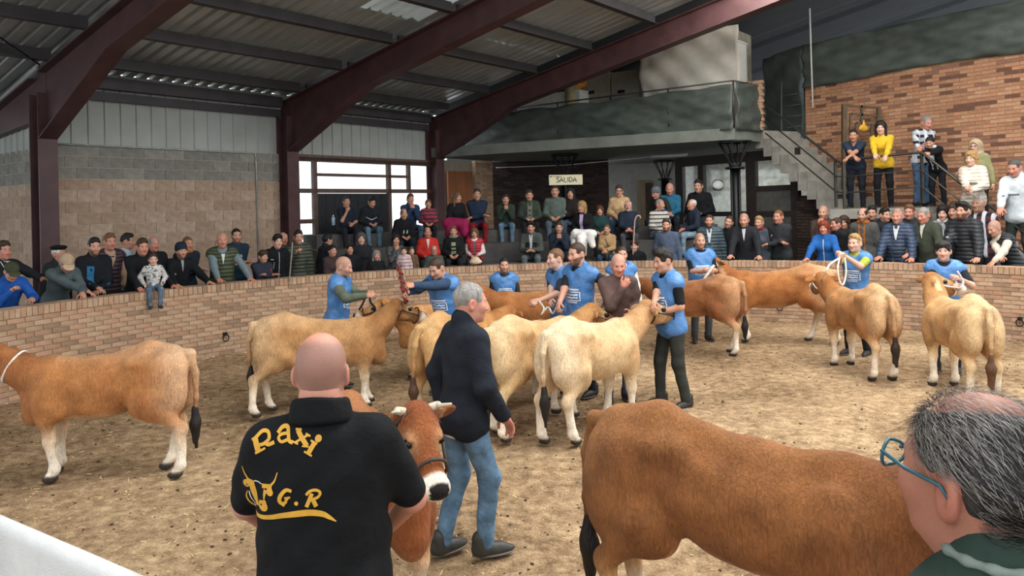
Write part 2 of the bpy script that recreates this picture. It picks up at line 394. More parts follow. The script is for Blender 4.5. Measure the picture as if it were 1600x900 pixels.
masonry(ring, cells, ringm, (5, 4, 4, 2, 3, 3), 'coping_brick', 0)
# iron tethering rings on the ring wall
for px in (347, 1215, 1590):
    d = ring_d(px, RR-.02); p = PX(px, d, .30); q = np.array([*(RC-p[:2]), 0]); q /= np.linalg.norm(q); t = np.array([-q[1], q[0], 0])
    o = thing('tether_ring', {347: 'iron tether ring on the brick wall behind the first cow', 1215: 'iron tether ring on the brick wall under the brown cow', 1590: 'iron tether ring on the brick wall at the edge'}[px], 'tether ring', p)
    MB().tube([t*.05*math.cos(a)+UP*.055*math.sin(a)-UP*.03+q*.03 for a in np.linspace(0, 6.28, 16, endpoint=False)], .009, 6, True).obj('ring', m_black, o, True)
    MB().box(q*.01+UP*.03, t*.025, q*.03, UP*.025).obj('staple', m_black, o)
# block wall between the first two frames and its return
blm = brick_mats('block', ['a8907c', 'a08873', 'b09a86', '85837b', '7e7d76', '8c8a82'])
m_joint = plain('block_joint', 'b3a595', .95, noise=.15, scale=10)
def blockwall(name, p0, p1, z0, z1, nrm, grey_z, nmax, mats=blm):
    p0 = np.array([*p0[:2], 0]); p1 = np.array([*p1[:2], 0]); t = p1-p0; Ln = np.linalg.norm(t); t /= Ln
    o = MB().box((p0+p1)/2-nrm*.11+UP*(z0+z1)/2, t*Ln/2, nrm*.1, UP*(z1-z0)/2).obj(name, m_joint, None, kind='structure')
    cells = []; nr = int((z1-z0)/.205); ncol = int(Ln/.405)+1; rr = random.Random(5)
    for row in range(nr):
        z = z1-(row+.5)*.205
        for i in range(-1, ncol):
            x0 = max((i+(.5 if row % 2 else 0))*.405, 0); x1 = min((i+1+(.5 if row % 2 else 0))*.405, Ln)
            if x1-x0 < .06: continue
            mi = rr.choice((3, 4, 4, 5)) if z > grey_z else rr.choice((0, 1, 2, 0, 1, 0))
            cells.append(((row, mi), p0+t*(x0+x1)/2-nrm*(.012+rr.random()*.003)+UP*z, t*((x1-x0)/2-.006), nrm*.016, UP*(.1025-.006)))
    masonry(o, cells, mats, None, 'block', nmax)
    return o
BAY1, BAY2 = 4.91, 9.56
blockwall('wall_left', B(.18, 0), B(BAY1-.12, 0), .2, 3.53, N3, 2.92, 190)
blockwall('wall_return', B(0, -4.5), B(0, -.15), .2, 3.45, -W3, 2.9, 60)
# cladding above, ribbed
def ribbed(name, p0, p1, z0, z1, nrm, pitch, mat, parent=None):
    p0 = np.array(p0, float); p1 = np.array(p1, float); t = p1-p0; Ln = np.linalg.norm(t[:2]); t /= Ln
    vs = []; nn = int(Ln/pitch)
    for i in range(nn):
        for fr, dp in ((0, 0), (.78, 0), (.83, .028), (.95, .028)): vs.append((i+fr)*pitch*t+nrm*dp)
    vs.append(Ln*t); m = len(vs); vs = np.array(vs)+p0
    V = np.concatenate([vs+UP*z0, vs+UP*z1]); Q = [(i, i+1, m+i+1, m+i) for i in range(m-1)]
    return link(name, mesh(name, V, np.array(Q), smooth=False), parent, mat, kind='structure')
ribbed('wall_cladding', B(.0, -.06), B(BAY1, -.06), 3.5, 4.853, N3, .29, m_clad)
ribbed('wall_cladding', B(BAY1, -.06), B(BAY2+.2, -.06), 3.47, 4.853, N3, .29, m_clad)
ribbed('wall_cladding', B(.02, -4.5), B(.02, -.1), 3.4, 4.4, -W3, .29, m_clad)
# roof: ribbed zinc sheets on purlins, three steel frames
ROOF0, SLP = 4.86, .207
def rz(t): return ROOF0+SLP*t
ceil = bpy.data.objects.new('ceiling', None); COL.objects.link(ceil); ceil['kind'] = 'structure'
def roof_sheet(s0, s1, t0, t1, mat, pitch=.25):
    vs = []; nn = max(1, int((s1-s0)/pitch))
    for i in range(nn):
        for fr, dz in ((0, 0), (.6, 0), (.7, .06), (.9, .06)): vs.append((s0+(i+fr)*pitch, dz))
    vs.append((s1, 0)); m = len(vs)
    V = np.concatenate([np.array([B(s, t, rz(t)+dz) for s, dz in vs]) for t in (t0, t1)])
    return link('roof_sheet', mesh('roof_sheet', V, np.array([(i, i+1, m+i+1, m+i) for i in range(m-1)]), smooth=False), ceil, mat)
m_clear, nt, b = nodes('translucent_sheet'); L = nt.links.new
tl_ = N(nt, 'ShaderNodeBsdfTranslucent'); mx = N(nt, 'ShaderNodeMixShader'); mx.inputs[0].default_value = .3
nz = N(nt, 'ShaderNodeTexNoise', i_Scale=2.5, i_Detail=4.0); L(ramp(nt, nz.outputs[0], [(.35, (.16, .17, .16)), (.65, (.6, .63, .6))]), tl_.inputs[0])
b.inputs['Base Color'].default_value = (*hexc('aab2ae'), 1); b.inputs['Roughness'].default_value = .4
L(b.outputs[0], mx.inputs[1]); L(tl_.outputs[0], mx.inputs[2]); L(mx.outputs[0], nt.nodes['Material Output'].inputs[0])
for s0, s1 in ((-9, 0), (0, BAY1), (BAY1, BAY2)):
    roof_sheet(s0, s1, -7 if s0 < 0 else -.12, 4.3, m_zinc)
    if s0 == 0: roof_sheet(0, 3.5, 4.25, 9.6, m_zinc); roof_sheet(3.5, BAY1, 4.25, 9.6, m_clear)
    else: roof_sheet(s0, s1, 4.25, 9.6, m_zinc)
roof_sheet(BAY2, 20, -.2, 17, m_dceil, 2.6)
for i, t in enumerate((-2.0, .75, 2.15, 3.65, 5.2, 6.8, 8.4)):
    for s0, s1 in ((-9, -.09), (.09, BAY1-.09), (BAY1+.09, BAY2-.09)):
        if t < 0 and s0 > -1: continue
        MB().bar(B(s0, t, rz(t)-.11), B(s1, t, rz(t)-.11), .07, .2).bar(B(s0, t+.05, rz(t)-.2), B(s1, t+.05, rz(t)-.2), .12, .014).obj('purlin', m_steel2, ceil)
for s0, s1 in ((.1, BAY1-.1), (BAY1+.1, BAY2-.1)):
    MB().bar(B(s0, .08, 4.66), B(s1, .08, 4.66), .14, .22).bar(B(s0, .03, 4.42), B(s1, .03, 4.42), .1, .16).obj('eaves_beam', m_steel2, ceil)
MB().prism([B(.03, -7, 3.3), B(.03, -.05, 4.2), B(.03, -.05, rz(-.05)+.08), B(.03, -7, rz(-7)+.08)], W3*.03).obj('trim_3', m_steel2, None, kind='structure')
MB().tube([B(-.2, .6, rz(.6)-.22), B(-6, 6.5, rz(6.5)-.22)], .015, 6).obj('brace', m_black, ceil)
MB().tube([B(-.2, -1.8, rz(-1.8)-.2), B(-4, .9, rz(.9)-.2)], .015, 6).obj('brace', m_black, ceil)
def frame(s, t_in, mat, tcol=0.0, t_neg=0.0):
    o = bpy.data.objects.new('portal_frame', None); COL.objects.link(o); o['kind'] = 'structure'
    a, bb = .15, .012   # I-section: flanges and web
    x0, x1 = tcol-.02, tcol+.34
    c = MB()
    c.box(B(s, x0, 2.27), W3*a, N3*bb, UP*2.07).box(B(s, x1, 2.27), W3*a, N3*bb, UP*2.07).box(B(s, (x0+x1)/2, 2.27), W3*bb, N3*.18, UP*2.07)
    c.obj('column', mat, o)
    def soff(t): return rz(t)-.24-(.5 if t > 2.9 else .5+.62*(2.9-t)/2.56)
    for nm, ta, tb in (('rafter', x1, t_in),)+((('eaves_rafter', t_neg, x0),) if t_neg < -.5 else ()):
        m = MB(); ts = sorted({ta, tb, *([2.9] if ta < 2.9 < tb else [])})
        for p, q in zip(ts[:-1], ts[1:]):
            f = soff if nm == 'rafter' else (lambda t: rz(t)-.24-.3-.45*(t-t_neg)/(x0-t_neg))
            for top in (0, 1):
                P = B(s, p, rz(p)-.24 if top else f(p)); R = B(s, q, rz(q)-.24 if top else f(q))
                m.bar(P, R, .3, .024)
            m.prism([B(s-.012, p, rz(p)-.24), B(s-.012, q, rz(q)-.24), B(s-.012, q, f(q)), B(s-.012, p, f(p))], W3*.024)
        m.obj(nm, mat, o)
    MB().box(B(s, .16, 4.4), W3*.02, N3*.2, UP*.32).obj('knee_plate', mat, o)
frame(0, 10.5, m_steel, 0, -3.2); frame(BAY1, 11, m_steel); frame(BAY2, 12.5, m_steel)
# conduit along the block wall
MB().tube([B(.3, .03, 3.52), B(BAY1-.75, .03, 3.52), B(BAY1-.72, .03, 3.45), B(BAY1-.7, .03, 1.0)], .018, 6).obj('conduit', plain('conduit', 'a4a6a3', .5, .3), None, True, label='grey cable conduit running down the block wall beside the dark column', category='conduit')
# window wall of the second bay
def fbar(mb, s0, s1, z0, z1, dp=.05): mb.box(B((s0+s1)/2, -.02, (z0+z1)/2), W3*(s1-s0)/2, N3*dp, UP*(z1-z0)/2)
def sx(px, tt=0.0):   # station along the wall line seen at pixel column px
    u = (px-CX)/F; a = A0+tt*ND
    return float((u*a[1]-a[0])/(WD[0]-u*WD[1]))
m_wf = plain('window_frame', '5f4a42', .5, noise=.2)
m_glass, nt, b = nodes('window_glass'); L = nt.links.new
tr = N(nt, 'ShaderNodeBsdfTransparent'); gl = N(nt, 'ShaderNodeBsdfGlossy', i_Roughness=.05); mx = N(nt, 'ShaderNodeMixShader'); mx.inputs[0].default_value = .06
nz = N(nt, 'ShaderNodeTexNoise', i_Scale=3.0); L(ramp(nt, nz.outputs[0], [(.3, (.93, .96, .96)), (.7, (.98, 1, 1))]), tr.inputs[0])
L(tr.outputs[0], mx.inputs[1]); L(gl.outputs[0], mx.inputs[2]); L(mx.outputs[0], nt.nodes['Material Output'].inputs[0])
win = bpy.data.objects.new('window_1', None); COL.objects.link(win); win['kind'] = 'structure'
SV = [sx(p) for p in (459, 493, 609, 640, 684)]
ZT, ZM, ZL = 3.42, 2.72, 2.02
fm = MB()
for p in (0, 1, 2, 4): fbar(fm, SV[p]-.05, SV[p]+.05, .2, ZT+.05)
fbar(fm, SV[3]-.04, SV[3]+.04, ZM, ZT)
for z in (ZT+.02, ZM): fbar(fm, SV[0], SV[4], z-.05, z+.05)
fbar(fm, SV[1], SV[3], 3.06, 3.13); fbar(fm, SV[0], SV[1], ZL-.05, ZL+.05); fbar(fm, SV[2], SV[4], 1.35, 1.43); fbar(fm, SV[0], SV[4], .2, .5)
fm.obj('window_frame', m_wf, win)
for (i, j, z0, z1) in ((0, 1, ZM, ZT), (0, 1, ZL, ZM), (0, 1, .5, ZL), (1, 2, 3.1, ZT), (1, 2, ZM, 3.1), (2, 3, 3.1, ZT), (2, 3, ZM, 3.1), (3, 4, ZM, ZT), (2, 4, 1.4, ZM), (2, 4, .5, 1.4)):
    m = MB(); fbar(m, SV[i]+.05, SV[j]-.05, z0+.05, z1-.05, .006); m.obj('pane', m_glass, win)
m = MB()
for q in range(9):
    s0 = SV[1]+.06+(SV[2]-SV[1]-.12)*q/9; fbar(m, s0, s0+(SV[2]-SV[1]-.12)/9-.012, .22, ZM-.06, .03)
dr = m.obj('door_1', plain('dark_door', '23262b', .6, noise=.2), None, kind='structure')
MB().box(B((SV[0]+SV[4])/2, -.05, 3.48), W3*(SV[4]-SV[0])/2, N3*.08, UP*.07).obj('trim_1', m_wf, None, kind='structure')
# wall under the gallery: plaster with a wooden door, brick pier, dark brick
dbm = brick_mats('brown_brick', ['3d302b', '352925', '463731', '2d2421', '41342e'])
def flat(name, p, q, z0, z1, mat, th=.1, parent=None, **kw):
    p = np.array([*p[:2], 0]); q = np.array([*q[:2], 0]); t = q-p; Ln = np.linalg.norm(t); t /= Ln; nn = np.array([t[1], -t[0], 0])
    return MB().box((p+q)/2-nn*th/2+UP*(z0+z1)/2, t*Ln/2, nn*th/2, UP*(z1-z0)/2).obj(name, mat, parent, **kw)
SLAB0, SLAB1 = 3.62, 3.88
m_plas = plain('cream_plaster', 'a9a08f', .9, noise=.1)
flat('wall_back', PX(688, 21.6), PX(744, 22.6), .2, SLAB0, m_plas, kind='structure')
o = flat('door_2', PX(700, 21.7), PX(738, 22.4), .2, 3.3, plain('orange_timber', '9c5e36', .5, noise=.25, scale=5, stretch=(1, 1, .2)), .06, kind='structure')
o.location = (.03, -.12, 0)
def brickwall(name, p, q, z0, z1, mats, wts, nmax, bl=.25, ch=.07, mort=m_mortar, sc=None, topf=None):
    p = np.array([*p[:2], 0]); q = np.array([*q[:2], 0]); t = q-p; Ln = np.linalg.norm(t); t /= Ln; nn = np.array([t[1], -t[0], 0])
    o = MB().box((p+q)/2-nn*.11+UP*(z0+z1)/2, t*Ln/2, nn*.1, UP*(z1-z0)/2).obj(name, mort, None, kind='structure')
    cells = []; rr = random.Random(9)
    for row in range(int((z1-z0)/ch)):
        for i in range(-1, int(Ln/bl)+1):
            x0 = max((i+(.5 if row % 2 else 0))*bl, 0); x1 = min((i+1+(.5 if row % 2 else 0))*bl, Ln)
            if x1-x0 < .04: continue
            c = p+t*(x0+x1)/2-nn*(.01+rr.random()*.003)+UP*(z0+(row+.5)*ch)
            cells.append((sc(c) if sc else 0, c, t*((x1-x0)/2-.006), nn*.016, UP*(ch/2-.0055)))
    masonry(o, cells, mats, wts, 'brick', nmax); return o
brickwall('wall_pier', PX(744, 22.3), PX(771, 22.6), .2, SLAB0, ringm, (1, 1, 1, 2, 1, 1), 90)
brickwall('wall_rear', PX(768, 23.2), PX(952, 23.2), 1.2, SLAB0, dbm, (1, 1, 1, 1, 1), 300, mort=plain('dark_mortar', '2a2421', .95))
m_lplas = plain('white_plaster', 'b3b2ac', .9, noise=.08)
flat('wall_recess', PX(945, 26), PX(1150, 25), .2, SLAB0, m_lplas, kind='structure')
dd = flat('door_3', PX(996, 25.6), PX(1022, 25.5), 1.0, 3.05, plain('light_timber', '9c8b74', .6, noise=.2, scale=5, stretch=(1, 1, .3)), .05, kind='structure')
flat('door_panel', PX(1009, 25.5), PX(1021, 25.45), 1.05, 2.95, plain('dark_timber_leaf', '4a3a30', .6), .05, dd)
# glazed partition with the bar room behind it
part = bpy.data.objects.new('window_2', None); COL.objects.link(part); part['kind'] = 'structure'
GP, GQ = PX(1056, 20.6), PX(1248, 17.5); gt_ = (GQ-GP)/np.linalg.norm(GQ-GP); gn = np.array([gt_[1], -gt_[0], 0])
def gpt(px):
    u = (px-CX)/F; k = (u*GP[1]-GP[0])/(gt_[0]-u*gt_[1]); return GP+gt_*k
fm = MB()
for px, wd in ((1064, .13), (1098, .09), (1176, .14), (1244, .1)): fm.box(gpt(px)+UP*1.7, gt_*wd, gn*.06, UP*1.75)
for z, h in ((3.33, .12), (1.95, .06), (1.28, .05)): fm.box((gpt(1060)+gpt(1244))/2+UP*z, (gpt(1244)-gpt(1060))/2, gn*.055, UP*h)
fm.box((gpt(1180)+gpt(1244))/2+UP*2.55, (gpt(1244)-gpt(1180))/2, gn*.055, UP*.06)
fm.obj('window_frame', m_dframe, part)
for x0, x1, z0, z1 in ((1068, 1096, 2, 3.2), (1101, 1171, 2, 3.2), (1181, 1242, 2.62, 3.2), (1101, 1171, 1.33, 1.9)):
    MB().box((gpt(x0)+gpt(x1))/2+UP*(z0+z1)/2, (gpt(x1)-gpt(x0))/2, gn*.006, UP*(z1-z0)/2).obj('pane', m_glass, part)
for x0, x1, z0, z1 in ((1068, 1171, .2, 1.25), (1181, 1242, .2, 2.5)):
    MB().box((gpt(x0)+gpt(x1))/2+UP*(z0+z1)/2, (gpt(x1)-gpt(x0))/2, gn*.03, UP*(z1-z0)/2).obj('panel', plain('grey_panel', '4f4e49', .6), part)
flat('wall_bar', PX(1070, 23.5), PX(1262, 21.5), .2, SLAB0, plain('bar_plaster', 'c2c4bd', .85), kind='structure')
flat('trim_2', PX(1095, 23.2), PX(1176, 22.4), .9, 2.15, plain('pine_boards', 'a3906c', .6, noise=.2, scale=6, stretch=(6, 6, .5)), .05, kind='structure')
area('bar_lamp', tuple(PX(1150, 20.9, 3.5)), (0, 0, 0), 1.6, .3, 42, (1, .95, .85))
# ------------------------------------------------------------------ the gallery
M0, M1, M2 = np.array([-1.23, 21.9, 0]), PX(1150, 16.95), PX(1196, 17.9)
MB().prism([np.array([p[0], p[1], SLAB0]) for p in (M0+[-.9, -1.3, 0], M1, M2, M2+[4, 5, 0], M0+[6, 8, 0])], (0, 0, SLAB1-SLAB0)).obj('floor_gallery', plain('gallery_slab', '6b7068', .85, noise=.2, scale=3), None, kind='structure')
def tarp(name, pts, z0, z1, label, seed, sag=.05, mat=None, nz=14, amp=1.0):
    """A hung sheet with folds: pts are plan corners."""
    P = []; r = random.Random(seed)
    for a, c in zip(pts[:-1], pts[1:]):
        L_ = np.linalg.norm(c[:2]-a[:2]); k = max(3, int(L_/.07)); P += [a+(c-a)*i/k for i in range(k)]
    P.append(pts[-1]); n = len(P); V = []
    t = (pts[-1]-pts[0]); t = t/np.linalg.norm(t); nn = np.array([t[1], -t[0], 0]); Lt = np.linalg.norm(pts[-1]-pts[0])
    for j in range(nz):
        v = j/(nz-1)
        for i, p in enumerate(P):
            s = i*.07
            tight = min(abs((s+.3) % 1.35), abs(1.35-(s+.3) % 1.35))
            off = .05*math.sin(s*2.1+v*5+seed)*math.sin(v*3.14)+.028*math.sin(s*3.7-v*17+seed*2)+.018*math.sin(s*9+v*21)
            top = z1-sag*min(1, tight*1.6)*(1-.3*math.sin(s)); bot = z0+.04*math.sin(s*1.3+seed)
            q = p+nn*(.06+off*amp); V.append((q[0], q[1], bot+(top-bot)*v))
    Q = [(j*n+i, j*n+i+1, (j+1)*n+i+1, (j+1)*n+i) for j in range(nz-1) for i in range(n-1)]
    o = link(name, mesh(name, V, np.array(Q)), None, mat or m_tarp); o['label'] = label; o['category'] = 'tarpaulin'
    md = o.modifiers.new('thickness', 'SOLIDIFY'); md.thickness = .012
    return o
tarp('tarpaulin', [M0, M1], SLAB1-.02, 4.85, 'dark green tarpaulin hung along the front of the gallery', 2)
tarp('tarpaulin', [M1, M2], SLAB1-.02, 4.93, 'narrow green tarpaulin around the gallery corner above the stair', 5)
gr = thing('gallery_railing', 'steel railing carrying the green tarpaulin along the gallery', 'railing', (0, 0, 0))
for k in range(6): MB().tube([M0+(M1-M0)*k/5+UP*SLAB1, M0+(M1-M0)*k/5+UP*4.92], .02, 6).obj('post', m_rail, gr, True)
MB().tube([M0+UP*4.92, M1+UP*4.92, M2+UP*4.92], .02, 6).obj('top_rail', m_rail, gr, True)
def bracket_column(p, label):
    o = thing('gallery_column', label, 'column', p)
    MB().tube([(0, 0, .2), (0, 0, 3.05)], .085, 14).obj('shaft', m_black, o, True)
    for k in range(4):
        a = k*math.pi/2+.5; MB().tube([(.12*math.cos(a), .12*math.sin(a), .2), (.12*math.cos(a), .12*math.sin(a), 3.0)], .03, 8).obj('pipe', m_black, o, True)
    MB().tube([(0, 0, 2.98), (0, 0, 3.03)], .22, 18).obj('collar', m_black, o, True)
    for k in range(10):
        a = k*2*math.pi/10
        MB().tube([(.1*math.cos(a), .1*math.sin(a), 2.95), (.15*math.cos(a+.3), .15*math.sin(a+.3), 3.2), (.36*math.cos(a+.5), .36*math.sin(a+.5), SLAB0-.02)], .013, 6).obj('bracket_rod', m_black, o, True)
    MB().tube([(.37*math.cos(a), .37*math.sin(a), SLAB0-.03) for a in np.linspace(0, 6.28, 20, endpoint=False)], .02, 6, True).obj('bracket_ring', m_black, o, True)
bracket_column(PX(1150, 17.3), 'black iron column with rod bracket beside the glazed partition')
bracket_column(PX(884, 20.2), 'black iron column with rod bracket behind the exit sign')
bracket_column(PX(1040, 24), 'black iron column with rod bracket in front of the white plaster')
lp = thing('tube_lamp', 'long fluorescent tube lamp under the gallery ceiling', 'lamp', pix(1045, 243, 20.5))
tdir = np.array([.75, -.66, 0])
MB().bar(-tdir*.55, tdir*.55, .06, .04).obj('tray', m_white, lp); MB().tube([-tdir*.53-UP*.035, tdir*.53-UP*.035], .014, 8).obj('tube', m_white, lp, True)
MB().tube([pix(1020, 245, 20.5), pix(885, 258, 21.5), pix(775, 262, 22.8)], .012, 6).obj('cable', m_white, None, True, label='white cable running to the tube lamp under the gallery', category='cable')
# stores on the gallery
def gal(px, d=None, back=.7):
    u = (px-CX)/F; e = M1-M0; k = (u*M0[1]-M0[0])/(e[0]-u*e[1]); p = M0+e*k; dv = p/np.linalg.norm(p[:2]); return p+np.array([dv[0], dv[1], 0])*back
ge = (M1-M0)/np.linalg.norm(M1-M0); gnn = np.array([ge[1], -ge[0], 0])
def gbox(name, x0, x1, ya, yb, mat, label, cat, back=.7, dep=.5, extra=None):
    p, q = gal(x0, back=back), gal(x1, back=back); zt = pix((x0+x1)/2, ya, ((p+q)/2)[1])[2]; zb = SLAB1
    o = thing(name, label, cat, ((p+q)/2*[1, 1, 0])+UP*zb); hw = np.linalg.norm(q-p)/2
    MB().box(UP*(zt-zb)/2-gnn*dep/2, ge*hw, gnn*dep/2, UP*(zt-zb)/2).obj('body', mat, o)
    MB().box(UP*(zt-zb)-gnn*dep/2, ge*(hw+.02), gnn*(dep/2+.02), UP*.02).obj('rim', mat, o)
    return o, hw, zt-zb
gbox('storage_chest', 811, 910, 148, 172, m_white, 'long white chest standing on the gallery', 'chest')
cm = plain('cream_board', '8e8878', .8, noise=.1)
for a, c_, lab in ((912, 958, 'cream cupboard with a dark handle slot beside the orange lantern'), (960, 1004, 'cream cupboard next to the white sheet')):
    o, hw, h = gbox('cupboard', a, c_, 112, 160, cm, lab, 'cupboard', 1.2)
    MB().box(UP*h*.72+gnn*.02-ge*hw*.3, ge*.1, gnn*.015, UP*.04).obj('handle_slot', m_black, o)
    for e in (-1, 1): MB().box(UP*h*.5+gnn*.012+ge*hw*.93*e, ge*.03, gnn*.012, UP*h*.5).obj('edge_strip', cm, o)
o, hw, h = gbox('pillar_box', 1107, 1160, 14, 100, plain('beige_duct', '8b8473', .8), 'tall beige duct rising above the white sheet', 'duct', 1.8, .8)
pa, pb = gal(1006, back=.5), gal(1160, back=.5)
zt = pix(1085, 66, pa[1])[2]
tarp('dust_sheet', [pa, pb], SLAB1, zt+.06, 'wrinkled white dust sheet draped over goods on the gallery', 9, .04, plain('white_sheet', 'bdb8ac', .8, noise=.08, scale=4, bump=.3, bscale=12), 20, 1.7)
gbox('covered_goods', 1009, 1157, 75, 140, m_white, 'stacked white goods under the dust sheet', 'goods', .95, .6)
p = gal(1178, back=1.2); bo = thing('brick_stack', 'small stack of reddish bricks at the gallery corner', 'bricks', (p[0], p[1], SLAB1))
for z in range(16):
    for k in range(2): MB().box(np.array([0, 0, .035+z*.072])+ge*(-.13+.26*k+(.03 if z % 2 else 0)), ge*.12, gnn*.06, UP*.033).obj('brick', ringm[4+k % 2], bo)
p = gal(905, back=.9); zl = pix(908, 127, p[1])[2]
bk = thing('lantern', 'orange round lantern in a cream bucket on the gallery', 'lantern', (p[0], p[1], SLAB1))
V, Q = nets([ell((0, 0, zl-SLAB1), (.27, .2, .24), k=.05), ell((.12, -.12, zl-SLAB1+.02), (.1, .1, .1), k=.03, op=1), ell((-.1, 0, zl-SLAB1+.2), .08), ell((.18, 0, zl-SLAB1+.12), .07), ell((.2, 0, zl-SLAB1-.1), .07)], .02)
link('shade', mesh('shade', V, Q), bk, plain('orange_plastic', 'c8842c', .4))
MB().tube([(-.12, 0, 0), (-.12, 0, zl-SLAB1-.05)], .2, 16).obj('bucket', plain('cream_plastic', 'a89c78', .5), bk, True)
# ------------------------------------------------------------------ right-hand brick wall, stair and landing
WA, WB = PX(1262, 18.3), PX(1690, 13.75)
WTOP = 4.99
upm = brick_mats('upper_brick', ['a97d5f', 'a07457', 'b38a6b', '6b4a3b', '8a6350', 'b08062'])
brickwall('wall_right', WA, WB, .2, WTOP, upm, (5, 5, 4, 3, 2, 4), 300, .27, .075, plain('tan_mortar', 'a88a6c', .95), sc=lambda c: (100 if c[2] < 2.6 else 0)+(50 if c[0]/c[1] > .67 else 0)+c[1])
wt = (WB-WA)/np.linalg.norm(WB-WA); wn = np.array([wt[1], -wt[0], 0]); wn = wn if wn[1] < 0 else -wn
tarp('tarpaulin', [WA+wn*.02, WB+wn*.02], WTOP-.05, 5.95, 'dark green tarpaulin stretched above the upper brick wall', 4, .02)
tarp('tarpaulin', [PX(1200, 20.0), WA+wn*.02], 3.9, 5.95, 'dark green tarpaulin hanging behind the top of the stair', 8, .02)
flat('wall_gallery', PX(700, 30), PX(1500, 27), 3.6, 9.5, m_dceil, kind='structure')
MB().tube([pix(1265, 10, 17.9), pix(1270, 168, 17.9)], .02, 6).obj('drop_cable', m_white, None, True, label='white cable drop with a small box on the brick wall', category='cable')
LZ = 2.05
lowp, highp = PX(1306, 16.0), PX(1183, 17.95); nst = 9; sv_ = (highp-lowp)/nst; rise = (SLAB1-LZ)/nst
sd = np.array([-sv_[1], sv_[0], 0]); sd = sd/np.linalg.norm(sd); sd = sd if sd[1] > 0 else -sd
st = thing('staircase', 'concrete stair rising from the landing to the gallery', 'stairs')
for k in range(nst):
    c = lowp+sv_*(k+.5)+sd*.6+UP*(LZ+rise*(k+.5)-.1); hx = sv_*.5*1.08
    MB().box(c, hx, sd*.6, UP*(rise/2+.1)).obj('step', m_conc, st)
land = [PX(1296, 15.5), PX(1452, 14.7), PX(1470, 15.75), PX(1310, 17.4)]
MB().prism([np.array([p[0], p[1], LZ-.2]) for p in land], (0, 0, .2)).obj('floor_landing', m_conc, None, kind='structure')
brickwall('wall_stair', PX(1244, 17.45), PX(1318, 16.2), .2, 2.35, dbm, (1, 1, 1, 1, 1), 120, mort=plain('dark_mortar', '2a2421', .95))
s2 = thing('staircase', 'concrete stair going down from the landing behind the crowd', 'stairs')
d0, d1 = PX(1452, 14.95), PX(1602, 13.0); n2_ = 9; v2 = (d1-d0)/n2_; sd2 = np.array([v2[1], -v2[0], 0]); sd2 /= np.linalg.norm(sd2); sd2 = sd2 if sd2[1] > 0 else -sd2
for k in range(n2_): MB().box(d0+v2*(k+.5)+sd2*.42+UP*(LZ-.13*(k+1)-.15), v2*.5*1.06, sd2*.46, UP*.15).obj('step', m_conc, s2)
def step_z(d): return LZ-.13*(min(n2_-1, max(0, int((d0[1]-d)/-v2[1])))+1)
rl = thing('stair_railing', 'steel handrail with two bars around stair and landing', 'railing')
pts = [pix(1195, 163, 17.6), pix(1305, 249, 15.7), pix(1318, 250, 15.4), pix(1440, 238, 14.72), pix(1604, 367, 12.95)]
MB().tube(spline(pts[:3], 4)+[pts[3], pts[4]], .026, 8).obj('top_rail', m_rail, rl, True)
for k, dz in enumerate((.34, .66)):
    MB().tube([p-UP*dz for p in pts], .015, 6).obj('bar', m_rail, rl, True)
for p in (pts[2], pts[3], pts[1], pts[3]+(pts[4]-pts[3])*.5): MB().bar(p-UP*.98, p, .05, .05, (0, 1, 0)).obj('post', m_rail, rl)
gt2 = thing('iron_gate', 'rust brown openwork gate with a yellow ornament on the landing', 'gate', (0, 0, 0))
gp = lambda x, y: pix(x, y, 16.6)
m_gate = plain('gate_iron', '5b4a36', .6, .3)
MB().bar(gp(1319, 163), gp(1319, 330), .09, .09, (0, 1, 0)).obj('post', m_gate, gt2); MB().bar(gp(1373, 168), gp(1373, 330), .07, .07, (0, 1, 0)).obj('post', m_gate, gt2)
for a, c_ in (((1319, 164), (1375, 169)), ((1329, 178), (1371, 181)), ((1329, 178), (1329, 300)), ((1346, 165), (1347, 195)), ((1371, 181), (1371, 300)), ((1338, 192), (1362, 194)), ((1338, 192), (1338, 240)), ((1362, 194), (1362, 240))): MB().bar(gp(*a), gp(*c_), .045, .045, (0, 1, 0)).obj('bar', m_gate, gt2)
V, Q = nets([ell(gp(1349, 199), (.075, .03, .09)), ell(gp(1349, 191), (.03, .03, .06)), ell(gp(1344, 201), (.04, .03, .04)), ell(gp(1354, 201), (.04, .03, .04))], .015)
link('ornament', mesh('ornament', V, Q), gt2, plain('yellow_paint', 'cf9a2a', .5))
sr = thing('gallery_gate', 'dark green slatted rail at the head of the stair', 'railing')
for k in range(6): MB().tube([pix(1221, 150+17*k, 18.6), pix(1257, 145+17*k, 18.3)], .012, 6).obj('bar', m_tarp, sr, True)
for x in (1221, 1257): MB().tube([pix(x, 128, 18.4), pix(x, 262, 18.4)], .02, 6).obj('post', m_tarp, sr, True)
# ------------------------------------------------------------------ terraces behind the ring
def ang(px, r): p = PX(px, ring_d(px, r)); return math.atan2(p[1]-RC[1], p[0]-RC[0])
TIER = {1: (8.45, .2), 2: (9.05, .62), 3: (9.75, 1.03), 4: (10.5, 1.43), 5: (11.2, 1.72)}
for k in range(2, 6):
    r0, z = TIER[k]; r1 = TIER[k+1][0] if k < 5 else 12.25
    aa, ab = ang(1118 if k < 5 else 1118, r0), ang(494, r0)
    an = np.linspace(aa, ab, 40); V = []
    for a in an:
        for q, zz in ((r0, .15), (r0, z-.0), (r1+.02, z), (r1+.02, .15)): V.append((RC[0]+q*math.cos(a), RC[1]+q*math.sin(a), zz))
    Q = [(i*4+j, i*4+(j+1) % 4, i*4+4+(j+1) % 4, i*4+4+j) for i in range(39) for j in range(4)]
    Q = [q[::-1] for q in Q]+[(0, 1, 2, 3), (159, 158, 157, 156)]
    link('floor_terrace', mesh('floor_terrace', V, np.array(Q), smooth=False), None, m_dconc, kind='structure')
